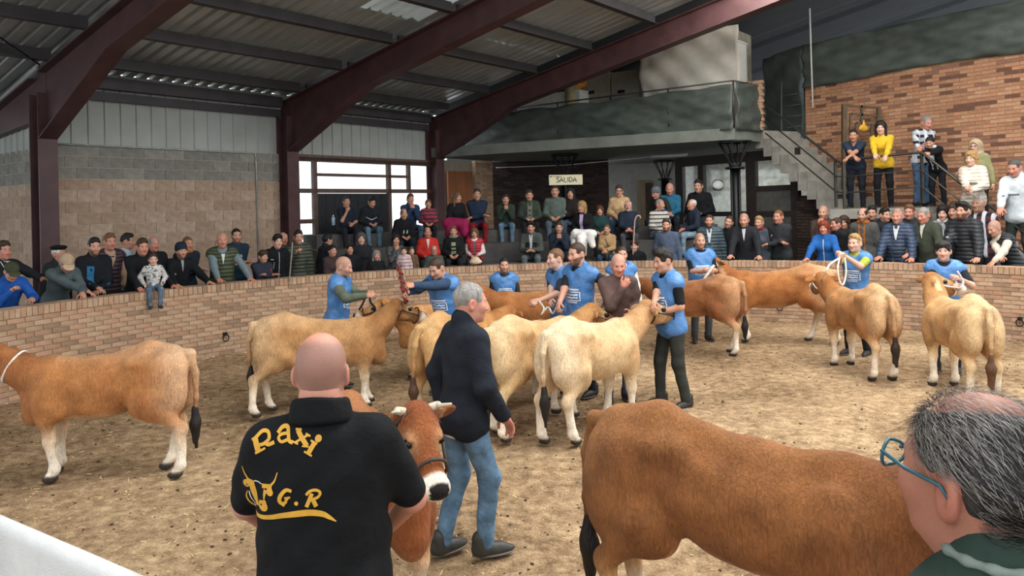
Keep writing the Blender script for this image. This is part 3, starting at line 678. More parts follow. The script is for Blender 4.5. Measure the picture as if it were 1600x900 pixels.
# ------------------------------------------------------------------ people
def rotx(a): c, s = math.cos(a), math.sin(a); return np.array([[1, 0, 0], [0, c, -s], [0, s, c]])
def roty(a): c, s = math.cos(a), math.sin(a); return np.array([[c, 0, s], [0, 1, 0], [-s, 0, c]])
def rotz(a): c, s = math.cos(a), math.sin(a); return np.array([[c, -s, 0], [s, c, 0], [0, 0, 1]])
D2R = math.pi/180
HEADP = [ell((0, -.005, .10), (.0765, .097, .092), k=.03), ell((0, .034, .045), (.060, .066, .085), k=.03), ell((0, .045, -.006), (.051, .05, .042), k=.03),
         ell((0, .083, -.03), (.019, .016, .017), k=.025), cap((0, .098, .072), (0, .118, .034), .009, .0135, k=.012),
         ell((.012, .108, .03), .0105, k=.01), ell((-.012, .108, .03), .0105, k=.01), cap((-.032, .087, .087), (.032, .087, .087), .012, .012, k=.02),
         ell((.036, .07, .042), .028, k=.025), ell((-.036, .07, .042), .028, k=.025),
         ell((.031, .106, .071), (.017, .014, .011), k=.012, op=1), ell((-.031, .106, .071), (.017, .014, .011), k=.012, op=1),
         ell((.031, .083, .071), .0125, k=.004), ell((-.031, .083, .071), .0125, k=.004),
         cap((-.02, .092, .0085), (.02, .092, .0085), .0075, .0075, k=.008), cap((-.017, .092, -.004), (.017, .092, -.004), .0085, .0085, k=.008),
         ell((.079, -.008, .06), (.011, .021, .033), rotz(.35), k=.012), ell((-.079, -.008, .06), (.011, .021, .033), rotz(-.35), k=.012),
         ell((.087, -.002, .062), (.006, .011, .018), k=.008, op=1), ell((-.087, -.002, .062), (.006, .011, .018), k=.008, op=1),
         cap((0, -.012, .02), (0, -.035, -.13), .056, .064, k=.04)]
HEADS = {}
def head_mesh(res):
    if res not in HEADS: HEADS[res] = nets(HEADP, res)
    return HEADS[res]
def head_color(V, skin, hairc, beard=0, scalp=0, old=0):
    x, y, z = V.T; n = len(V); c = np.tile(np.array(skin), (n, 1)); ax = np.abs(x)
    def mixin(mask, col, a): c[:] = c+(np.array(col)-c)*(np.clip(mask, 0, 1)*a)[:, None]
    red = np.array(skin)*np.array([1.0, .72, .68])
    mixin(np.exp(-((ax-.04)**2+(z-.035)**2)/.0006)*(y > .04), red, .55); mixin((np.exp(-((x)**2+(z-.035)**2)/.0003))*(y > .1), red, .7)
    mixin((ax > .075)*1., red, .5)
    if beard: mixin((z < .006+ax*.42)*(y > .012-z*.5)*(z > -.06)*(y > .0)*1.0*((ax > .027)+(z < -.012)+((z > .015)*(z < .03)*(y > .085))), hairc, beard)
    mixin(((ax < .023)*(z > -.012)*(z < .015)*(y > .085))*1., np.array(skin)*np.array([.75, .42, .40]), .75)
    mixin((((ax-.031)/.015)**2+((z-.071)/.0085)**2 < 1)*(y > .075)*1., (.30, .25, .22), .9)
    mixin((((ax-.031)/.0065)**2+((z-.071)/.0075)**2 < 1)*(y > .075)*1., (.02, .015, .012), 1)
    mixin((np.exp(-(((ax-.031)/.019)**2+((z-.092)/.0065)**2)**2))*(y > .06), np.array(hairc)*.7, .75)
    if scalp > 0: mixin(sstep(-.005, .006, -y+.32*z+.037)*sstep(-.005, .006, z-.35*y-.0415)*(ax < .081), hairc, scalp)
    if scalp < 0: mixin(sstep(.03, .06, .8*z-.6*y)*sstep(.178, .14, z+.25*y)*(ax < .082), hairc, -scalp)
    return np.clip(c, .004, 1)
# hand: wrist at 0, fingers along +Y, palm to -Z, thumb to -X (a right hand)
def hand_prims(curl, spread=.0):
    P = [cap((-.005, 0, 0), (-.005, .03, 0), .026, .03, k=.02), ell((.0, .06, 0), (.040, .05, .015), k=.02), ell((-.022, .035, -.006), (.018, .03, .016), k=.02)]
    for i, (x, l, y0) in enumerate(((-.03, .074, .098), (-.010, .083, .104), (.0105, .077, .1), (.030, .06, .088))):
        p = np.array([x, y0-.012, 0]); a = 0; s = (x*.9+.0)*(1+spread)
        for j, f in enumerate((.45, .31, .24)):
            a += curl*(.5 if j == 0 else .75)+.03*i*curl; d = np.array([s*2.2*math.cos(a), math.cos(a), -math.sin(a)]); d /= np.linalg.norm(d)
            q = p+d*l*f; P.append(cap(p, q, .0088-.0008*j, .0082-.0008*j, k=.005)); p = q
    p = np.array([-.03, .028, -.006])
    for j, (l, r) in enumerate(((.036, .0115), (.03, .010), (.024, .009))):
        d = np.array([-.75+.25*j+.2*min(curl, 1), .7, -.12-.45*curl*j*.5]); d /= np.linalg.norm(d); q = p+d*l; P.append(cap(p, q, r, r*.93, k=.008)); p = q
    return P
HANDS = {}
def hand_mesh(kind, res):
    if (kind, res) not in HANDS: HANDS[kind, res] = nets(hand_prims({'flat': .18, 'rest': .5, 'grip': 1.35, 'fist': 1.5}[kind]), res)
    return HANDS[kind, res]
CR = ell((0, -.005, .10), (.0765, .097, .092), k=.02)
def grow(e, g): return ell(e[3], e[4]+g, e[5], e[2], e[0])
HL = pln((0, -1, .32), -.037/1.05, .008); HL2 = pln((0, -.35, 1), .0415/1.0595, .008)
HLF = pln((0, -1, .32), -.044/1.05, .01)
EARCUT = [ell((e*.09, .0, .052), (.03, .032, .046), k=.01, op=1) for e in (-1, 1)]
HAIRP = {
 'short': [grow(CR, .004), ell((0, .02, .152), (.066, .08, .058), k=.02), ell((.068, .085, .12), (.03, .03, .03), k=.012, op=1), ell((-.068, .085, .12), (.03, .03, .03), k=.012, op=1), HL, HL2]+EARCUT,
 'crop': [grow(CR, .0035), ell((.066, .088, .125), (.03, .03, .035), k=.012, op=1), ell((-.066, .088, .125), (.03, .03, .035), k=.012, op=1), HL, HL2]+EARCUT,
 'full': [grow(CR, .008), ell((0, .03, .155), (.075, .075, .062), k=.03), ell((.02, .07, .165), (.05, .035, .03), k=.03), ell((-.03, .06, .17), (.04, .035, .03), k=.03), ell((.07, .09, .11), (.022, .025, .028), k=.01, op=1), ell((-.07, .09, .11), (.022, .025, .028), k=.01, op=1), HLF, HL2]+EARCUT,
 'balding': [grow(CR, .005), ell((0, .045, .2), (.068, .115, .075), k=.02, op=1), HL, HL2]+EARCUT,
 'bowl': [grow(CR, .012), ell((0, .045, .145), (.074, .062, .048), k=.03), ell((0, .085, .055), (.05, .06, .06), k=.015, op=1), HL2]+EARCUT,
 'bob': [grow(CR, .018), ell((0, .02, .15), (.08, .08, .06)), cap((.075, -.02, .09), (.082, -.01, -.03), .03, .026), cap((-.075, -.02, .09), (-.082, -.01, -.03), .03, .026), cap((0, -.07, .08), (0, -.07, -.03), .07, .06), ell((0, .09, .045), (.052, .075, .085), k=.02, op=1)],
 'long': [grow(CR, .017), ell((0, .0, .15), (.08, .085, .06)), cap((.075, -.01, .09), (.09, .01, -.2), .03, .022), cap((-.075, -.01, .09), (-.09, .01, -.2), .03, .022), cap((0, -.075, .08), (0, -.1, -.24), .07, .055), ell((0, .09, .04), (.054, .078, .09), k=.02, op=1)],
 'tied': [grow(CR, .012), ell((0, -.11, .1), (.04, .045, .04)), ell((0, .09, .04), (.06, .078, .095), k=.02, op=1), pln((0, -.6, .8), .05, .006)],
 'curly': [grow(CR, .024)]+[ell((.085*math.sin(i*2.4)*math.cos(i*.7), .09*math.cos(i*2.4)*math.cos(i*.7)-.01, .1+.1*math.sin(i*.7)), .032, k=.015) for i in range(14)]+[ell((0, .09, .045), (.058, .07, .09), k=.02, op=1), pln((0, -.55, .83), .035, .006)],
 'cap': [grow(CR, .017), pln((0, -.15, 1), .1, .003)], 'beret': [ell((.005, .01, .17), (.11, .125, .034), k=.02), ell((0, 0, .145), (.088, .105, .03), k=.02)],
 'beanie': [grow(CR, .017), ell((0, -.01, .15), (.076, .09, .06)), pln((0, -.42, .9), .055, .005)],
 'hood': [grow(CR, .035), cap((0, -.05, .06), (0, -.06, -.1), .105, .12), ell((0, .11, .045), (.068, .085, .1), k=.02, op=1)],
}
HAIRM = {}
def hair_mesh(kind, fine=False):
    if (kind, fine) not in HAIRM:
        hat = kind in ('cap', 'beret', 'beanie', 'hood'); V, Q = nets(HAIRP[kind], .004 if fine else .0065, .0012 if hat else (.0012 if kind in ('crop', 'balding') else .0036), 3, 1 if hat else 2.6); HAIRM[kind, fine] = mesh('hair', V, Q)
    return HAIRM[kind, fine]
BRIM = None
def brim_mesh():
    global BRIM
    if BRIM is None:
        V, Q = nets([ell((0, .135, .108), (.066, .062, .008), rotx(-.12), k=.01), ell((0, .105, .11), (.062, .05, .007), k=.02)], .005); BRIM = mesh('brim', V, Q)
    return BRIM
SOLE = None
def sole_mesh():
    global SOLE
    if SOLE is None:
        V, Q = nets([ell((0, .055, .016), (.05, .145, .02), k=.01), pln((0, 0, 1), .0), pln((0, 0, -1), -.024)], .008); SOLE = mesh('sole', V, Q)
    return SOLE
SHOE = None
def shoe_mesh():
    global SHOE
    if SHOE is None:
        V, Q = nets([ell((0, .06, .035), (.045, .14, .035), k=.02), ell((0, -.02, .06), (.04, .06, .05), k=.03), cap((0, -.03, .06), (0, -.035, .12), .045, .05), ell((0, .05, .055), (.04, .09, .035), k=.03), pln((0, 0, 1), .0)], .009); SHOE = mesh('shoe', V, Q)
    return SHOE
def ik(S, T, l1, l2, pole):
    v = T-S; L = np.linalg.norm(v); L = max(L, 1e-4); u = v/L; Lc = min(L, (l1+l2)*.998); T2 = S+u*Lc
    a = (l1*l1-l2*l2+Lc*Lc)/(2*Lc); h = math.sqrt(max(l1*l1-a*a, 0)); p = np.array(pole, float); p = p-u*(p@u); p /= max(np.linalg.norm(p), 1e-6)
    return S+u*a+p*h, T2
SKINS = {'q': lin((.66, .44, .36)), 'm': lin((.74, .565, .475)), 't': lin((.68, .50, .41)), 'p': lin((.80, .645, .565)), 'r': lin((.745, .525, .445)), 'd': lin((.62, .45, .36))}
HAIRC = {'bl': '16120f', 'br': '3a281c', 'lb': '6b4a2f', 'gr': '85817b', 'dg': '4b4745', 'wh': 'c9c5bd', 'bd': 'a07f4f', 'rd': '7d2f1c', 'au': '4f2b1b'}
ARMS = {  # hand targets in the torso frame, measured from the middle of the shoulders: (right, left), hand shape
 'down': ((.27, .03, -.55), (-.27, .03, -.55), 'rest'), 'crossed': ((-.13, .215, -.235), (.13, .235, -.27), 'rest'),
 'clasp': ((.035, .31, -.33), (-.035, .31, -.33), 'rest'), 'mouth': ((.03, .21, .015), (-.03, .21, .01), 'fist'),
 'chin': ((.03, .19, .02), (-.1, .24, -.3), 'fist'), 'lap': ((.1, .36, -.4), (-.1, .36, -.4), 'rest'), 'front': ((.16, .42, -.16), (-.16, .42, -.16), 'grip'),
 'raise': ((.1, .36, .02), (-.22, .1, -.45), 'grip'), 'pocket': ((.23, .05, -.42), (-.23, .05, -.42), 'fist'), 'behind': ((.1, -.16, -.48), (-.1, -.16, -.48), 'rest')}
def person(label, x, y, d=None, r=None, base=.2, tier=None, face=0, lean=8, arms='wall', legs='stand', top='jacket', c='202226', kind='plain', c2=None, short=False, bib=None,
           pants='24262c', pk='plain', shoes='1c1b1a', hair='short', hc='br', hatc=None, beard=0, scalp=0, skin='m', hy=0, hp=0, fat=0, smin=.84, smax=1.13, fem=False, res=.025,
           hres=.0092, feet=None, side=0, rh=None, lh=None, glasses=None, hands=None, group=None, legres=None, name='person', elb=None, hand_res=.0092, twist=0, child=False, hroll=0, scarf=None, extra=None, hip_dz=0, front=None, shw=1.0):
    sit = legs == 'sit' or tier is not None
    if tier is not None: r, base = TIER[tier][0]+.12, TIER[tier][1]
    if arms in ('wall', 'lean') and r is not None and r < 8.9: r -= .26
    if d is None: d = ring_d(x, r)
    tgt = pix(x, y, d)
    # --- skeleton in local units for a 1.75 m figure
    hipz = .105 if sit else .93+hip_dz
    if legs == 'crouch': hipz = .72
    Rt = rotz(twist*D2R)@roty(side*D2R)@rotx(-lean*D2R); hip = np.array([0, 0 if not sit else .02, hipz])
    sh = lambda v: hip+Rt@np.array(v, float)
    fs = .92 if fem else 1.0
    SR, SL = sh((.172*fs*shw, -.005, .487)), sh((-.172*fs*shw, -.005, .487)); SM = (SR+SL)/2
    neck = sh((0, -.008, .555)); Rh = rotz(hy*D2R)@roty(hroll*D2R)@rotx((-hp-lean*.25)*D2R); piv = neck+Rt@np.array([0, .012, .055])+Rh@np.array([0, .012, .02]); hs = 1.06 if not child else 1.3
    topl = piv+Rh@np.array([0, 0, .192*hs])
    s = (tgt[2]-base)/topl[2]; s = min(max(s, smin), smax)
    tb = math.atan2(-tgt[1], -tgt[0])  # towards the camera
    yaw = tb-math.pi/2+face*D2R
    Rw = rotz(yaw); root = tgt-Rw@(topl*s); root[2] = base
    o = thing(name, label, 'person', tuple(root), yaw, group)
    loc = lambda p: (Rw.T@(np.array(p, float)-root))/s
    # --- limbs
    if arms == 'wall':
        inw = RC-root[:2]; inw = inw/np.linalg.norm(inw); tn = np.array([-inw[1], inw[0]])
        wp = RC-inw*(RR+.13); fw = Rw@np.array([1, 0, 0]); sg = 1 if (tn@fw[:2]) > 0 else -1
        tr = loc([*(wp+tn*sg*.27), WALLH+.035]); tl = loc([*(wp-tn*sg*.27), WALLH+.035]); hk = 'flat'
    elif arms == 'lean':
        inw = RC-root[:2]; inw = inw/np.linalg.norm(inw); tn = np.array([-inw[1], inw[0]])
        wp = RC-inw*(RR+.15); fw = Rw@np.array([1, 0, 0]); sg = 1 if (tn@fw[:2]) > 0 else -1
        tr = loc([*(wp-tn*sg*.06), WALLH+.06]); tl = loc([*(wp+tn*sg*.06), WALLH+.075]); hk = 'rest'
    else:
        a = ARMS[arms]; hk = a[2]; tr, tl = SM+Rt@np.array(a[0]), SM+Rt@np.array(a[1])
        if sit and arms == 'lap': tr, tl = np.array([.09, .34, .24]), np.array([-.09, .34, .24])
        if sit and arms == 'clasp': tr, tl = np.array([.03, .42, .27]), np.array([-.03, .42, .27])
    if rh is not None: tr = loc(rh) if len(rh) == 3 and rh is not None and not isinstance(rh, tuple) else SM+Rt@np.array(rh)
    if lh is not None: tl = loc(lh) if not isinstance(lh, tuple) else SM+Rt@np.array(lh)
    hkr, hkl = (hk, hk) if hands is None else hands
    er, wr = ik(SR, tr, .29, .265, elb[0] if elb else (.6, -.5, -.7)); el, wl = ik(SL, tl, .29, .265, elb[1] if elb else (-.6, -.5, -.7))
    HR, HLp = hip+Rt@np.array([.088, 0, 0])*1, hip-Rt@np.array([.088, 0, 0])
    HR[2] = HLp[2] = hipz
    if feet: fr, fl = np.array(feet[0], float), np.array(feet[1], float)
    elif sit: fr, fl = np.array([.13, .47, -.33]), np.array([-.13, .45, -.33])
    else: fr, fl = np.array([.12, .03, .085]), np.array([-.12, -.03, .085])
    kr, ar = ik(HR, fr, .43, .425, (.15, 1, .25)); kl, al = ik(HLp, fl, .43, .425, (-.15, 1, .25))
    # --- body: one mesh of torso, limbs, head and hands
    fx, fy = fat, fat*1.6
    def torso(g):
        return [ell(hip+Rt@np.array([0, -.005, .0]), np.array([.158+fx*.7, .115+fx*.5, .12])+g, Rt, k=.06), ell(sh((0, .012+fy*.4, .16)), np.array([.142+fx, .105+fy*.8, .18])+g, Rt, k=.07),
                ell(sh((0, .008, .36)), np.array([.168*fs+fx*.5, .112+fx*.4, .19])+g, Rt, k=.07), cap(SR*.85+SL*.15, SL*.85+SR*.15, .062+g, .062+g, k=.06), cap(neck-Rt@np.array([0, .01, .06]), neck, .075+g, .06+g*.4, k=.06)]+\
               ([ell(sh((e*.075, .085, .34)), .07+g, None, k=.05) for e in (-1, 1)] if fem else [])
    def arm(S_, E_, W_, g, cut=1.0):
        e2 = E_ if cut > .5 else S_+(E_-S_)*cut*2
        P = [cap(S_, e2, .057+g, .047+g, k=.05)]
        if cut > .5: P.append(cap(E_, E_+(W_-E_)*min(1, (cut-.5)*2), .046+g, .034+g*.9, k=.03))
        return P
    def leg(H_, K_, A_, g): return [cap(H_, K_, .082+g+fx*.3, .056+g, k=.06), cap(K_, A_, .055+g, .04+g*1.1, k=.04)]
    bp = torso(-.012)+arm(SR, er, wr, -.004)+arm(SL, el, wl, -.004)+leg(HR, kr, ar, -.006)+leg(HLp, kl, al, -.006)
    fine = short
    bp.append(cap(neck-Rt@np.array([0, .01, .03]), piv+Rh@np.array([0, -.02, -.0]), .058+fat*.3, .052+fat*.3, k=.03))
    V, Q = nets(bp, (.012 if res < .01 else .019) if fine else .045)
    sk = np.array(SKINS[skin]); hcol = np.array(hexc(HAIRC.get(hc, hc)))
    Cs = [np.tile(sk*np.array([1, .95, .93]), (len(V), 1))]; Vs = [V]; Qs = [Q]; n = len(V)
    hv, hq = head_mesh(hres); Vs.append((hv*hs)@Rh.T+piv); Qs.append(hq+n); n += len(hv); Cs.append(head_color(hv, sk, hcol, beard, scalp))
    for W_, E_, kk, mir in ((wr, er, hkr, 1), (wl, el, hkl, -1)):
        if kk is None: continue
        v, q = hand_mesh(kk, hand_res); v = v.copy(); q = q.copy()
        if mir < 0: v[:, 0] *= -1; q = q[:, ::-1]
        yv = W_-E_; yv = yv/np.linalg.norm(yv)
        if arms == 'wall' and kk == 'flat': yv = yv*[1, 1, .25]; yv[1] += .2; yv /= np.linalg.norm(yv)
        up = np.array([0, 0, 1.0]) if kk in ('flat', 'rest') or arms in ('wall', 'lean') else np.array([mir*.6, .2, .7])
        if arms in ('mouth', 'chin'): up = np.array([mir*.3, 1, 0])
        xv = np.cross(yv, up); xv /= max(np.linalg.norm(xv), 1e-6); zv = np.cross(xv, yv)
        v = v*(1.08 if not child else 1.0)@np.stack([xv, yv, zv])+W_-yv*.01
        Vs.append(v); Qs.append(q+n); n += len(v); Cs.append(np.tile(sk*np.array([1, .88, .84]), (len(v), 1)))
    link('body', mesh('body', np.concatenate(Vs)*s, np.concatenate(Qs), np.concatenate(Cs)), o, SKIN)
    # --- clothes
    g = {'tshirt': .008, 'shirt': .009, 'sweater': .014, 'jacket': .02, 'puffer': .03, 'coat': .024, 'hoodie': .02, 'vest': .012}.get(top, .016)
    seed = hash((round(x), round(y))) % 97
    cut = .42 if short else .97
    tp = torso(g-(.012 if bib else 0))+arm(SR, er, wr, g, cut)+arm(SL, el, wl, g, cut)+[ell(hip+np.array([0, 0, -.07 if not sit else .0]), np.array([.162+fx*.7, .118+fx*.5, .07])+g, None, k=.06)]
    if not sit: tp += [cap(H_, H_+(K_-H_)*.16, .088+g+fx*.3, .084+g+fx*.3, k=.05) for H_, K_ in ((HR, kr), (HLp, kl))]
    if top == 'coat' and not sit: tp += [cap(hip, hip-UP*.2, .15+g, .16+g, k=.06)]
    if top in ('jacket', 'puffer', 'coat', 'hoodie'): tp += [cap(neck-Rt@np.array([0, .005, .01]), neck+Rt@np.array([0, -.012, .045 if top != 'hoodie' else .03]), .072, .074 if top != 'hoodie' else .09, k=.03), ell(piv+Rh@np.array([0, .06, -.02]), (.055, .06, .05), k=.02, op=1)]
    V, Q = nets(tp, res, .0042 if top != 'tshirt' else .003, seed)
    topV, topQ = V*s, Q
    link({'puffer': 'puffer_jacket', 'vest': 'shirt'}.get(top, top), mesh(top, V*s, Q), o, cloth(c, kind if kind != 'plain' or top != 'puffer' else 'puffer'))
    if top == 'vest' or (bib and c2 is None):
        pass
    if bib or top == 'vest':
        g2 = g+.024
        vp = torso(g2)+[cap(SR*.9+SL*.1, SR+(er-SR)*(.1 if bib else .04), .055+g2, .052+g2, k=.045), cap(SL*.9+SR*.1, SL+(el-SL)*(.1 if bib else .04), .055+g2, .052+g2, k=.045), ell(hip+np.array([0, 0, -.06 if not sit else .0]), np.array([.165+fx*.7, .122+fx*.5, .08])+g2, None, k=.06),
                        ell(neck+Rt@np.array([0, .06, .03]), (.085, .085, .09), Rt, k=.02, op=1)]
        V, Q = nets(vp, res, .006 if bib else .003, seed+1); me = mesh('bib', V*s, Q)
        bo = link('bib' if bib else 'vest', me, o, cloth(bib or c2, 'shiny' if bib else kind if kind == 'puffer' else 'puffer'))
        if bib: bib_print(bo, V*s, Q, s, sh, Rt)
    if front:
        bv_ = topV if not (bib or top == 'vest') else V*s; bq_ = topQ if not (bib or top == 'vest') else Q
        for hx_, pts_, wd_ in front:
            v, q = strokes([(list(pts_), wd_)], .01, .02)
            Pp = project([p*s for p in v], q, None, bv_, bq_, sh((0, 0, 0))*s, Rt@np.array([1.0, 0, 0]), Rt@np.array([0, 0, 1.0]), Rt@np.array([0, 1.0, 0]))
            link('front_panel' if hasattr(wd_, '__len__') or wd_ > .02 else 'zip', mesh('front_panel', Pp, np.array(q), smooth=False), o, cloth(hx_, 'plain'))
    lr = legres or (.026 if (r is None or sit) else .045)
    V, Q = nets(leg(HR, kr, ar+(kr-ar)*.02, .013)+leg(HLp, kl, al+(kl-al)*.02, .013)+[ell(hip, np.array([.158+fx*.7, .118+fx*.5, .12])+.006, None, k=.05)], lr, .004, seed+2)
    link('trousers', mesh('trousers', V*s, Q), o, cloth(pants, pk))
    for A_, K_, e in ((ar, kr, -1), (al, kl, 1)):
        so = link('shoe', shoe_mesh(), o, plain('shoe_leather', shoes, .5, noise=.3, scale=20)); so.location = tuple((A_-np.array([0, 0, .085]))*s); so.scale = (s,)*3; so.rotation_euler = (0, 0, e*.2)
        if r is None: link('sole', sole_mesh(), so, plain('shoe_sole', '6e6a63', .8))
    # --- hair and headgear
    def headobj(nm, me, mat):
        h = link(nm, me, o, mat); M = np.eye(4); M[:3, :3] = Rh*hs*s; M[:3, 3] = piv*s; h.matrix_local = Matrix(M.tolist()); return h
    hm = plain('hair', HAIRC.get(hc, hc), .55, noise=.4, scale=60, bump=.5, bscale=150, stretch=(1, 1, .25))
    hats = ('cap', 'beret', 'beanie', 'hood')
    if hair in hats:
        h = headobj({'beanie': 'knit_cap'}.get(hair, hair), hair_mesh(hair), cloth(hatc or c, 'plain'))
        if hair == 'cap': b_ = link('brim', brim_mesh(), h, cloth(hatc or c, 'plain'))
        if hair in ('cap', 'beret'): headobj('hair', hair_mesh('balding'), hm)
    elif hair != 'bald': headobj('hair', hair_mesh(hair, res < .015), hm)
    if glasses:
        mb = MB(); zc, yc = (.071, .108) if glasses != 'head' else (.16, .095)
        for e in (-1, 1):
            mb.tube([(e*.033+.021*math.cos(a), yc-.006*abs(math.cos(a)), zc+.016*math.sin(a)) for a in np.linspace(0, 6.28, 12, endpoint=False)], .0025, 5, True)
            mb.tube([(e*.054, yc-.006, zc+.005), (e*.08, .01, zc+.002)], .0025, 5)
        mb.tube([(-.012, yc+.004, zc+.004), (.012, yc+.004, zc+.004)], .0025, 5)
        headobj('glasses', mb.me('glasses', True), m_black)
    if scarf:
        V, Q = nets([cap(neck+np.array([.07*math.cos(a), .065*math.sin(a)+.01, .02]), neck+np.array([.07*math.cos(a+.6), .065*math.sin(a+.6)+.01, .02]), .03, .03) for a in np.arange(0, 6.2, .6)], .015, .004)
        link('scarf', mesh('scarf', V*s, Q), o, cloth(scarf, 'plain'))
    info = dict(topV=topV, topQ=topQ, o=o, s=s, Rw=Rw, root=root, wr=root+Rw@(wr*s), wl=root+Rw@(wl*s), hip=hip, Rt=Rt, sh=sh, piv=piv, Rh=Rh, hs=hs, kr=kr, kl=kl)
    return info
m_print = plain('white_print', 'e6e8ea', .6, noise=.05)
def project(verts2d, quads, bo, V, Q, origin, ex, ey, nrm, off=.004):
    """Lay a flat print on a garment: 2-D points are cast on to its surface."""
    bv = BVHTree.FromPolygons(V.tolist(), Q.tolist()); out = []
    for u, v in verts2d:
        p = origin+ex*u+ey*v; h = bv.ray_cast(Vector(p+nrm*.5), Vector(-nrm), 1.0)
        out.append(np.array(h[0])+nrm*off if h[0] is not None else p)
    return np.array(out)
def strokes(lines, wd, step=.012):
    """Polylines widened into strips of quads."""
    V = []; Q = []
    for L_ in lines:
        w_ = wd; L2 = L_
        if isinstance(L_, tuple): L2, w_ = L_
        P = [np.array(L2[0], float)]
        for a, b_ in zip(L2[:-1], L2[1:]):
            a = np.array(a, float); b_ = np.array(b_, float); k = max(1, int(np.linalg.norm(b_-a)/step)); P += [a+(b_-a)*(i+1)/k for i in range(k)]
        n0 = len(V)
        for i, p in enumerate(P):
            wi = w_ if not hasattr(w_, '__len__') else w_[0]+(w_[1]-w_[0])*i/(len(P)-1)
            t = P[min(i+1, len(P)-1)]-P[max(i-1, 0)]; t = t/max(np.linalg.norm(t), 1e-9); nn = np.array([-t[1], t[0]])*wi/2; V += [p+nn, p-nn]
        Q += [(n0+2*i, n0+2*i+1, n0+2*i+3, n0+2*i+2) for i in range(len(P)-1)]
    return V, Q
def bib_print(bo, V, Q, s, sh, Rt):
    r = random.Random(1); L_ = [([(-.085, -.035), (.085, -.035), (.085, .035), (-.085, .035), (-.085, -.035)], .007), ([(-.08, .055), (.08, .055)], .012), ([(-.05, -.05), (.06, -.05)], .008)]
    for row in (-.012, .012):
        L_.append(([(-.07+.0117*i, row+.006*(-1)**i*r.random()) for i in range(13)], .011))
    v, q = strokes([([(a*1.4, b_*1.4) for a, b_ in l], w*1.4) for l, w in L_], .01, .02)
    nrm = Rt@np.array([0, 1.0, 0]); o_ = sh((0, .0, .23))*s
    P = project([p*s for p in v], q, bo, V, Q, o_, Rt@np.array([-1.0, 0, 0]), Rt@np.array([0, 0, 1.0]), nrm)
    link('bib_print', mesh('bib_print', P, np.array(q), smooth=False), bo, m_print, label='white printed lettering')
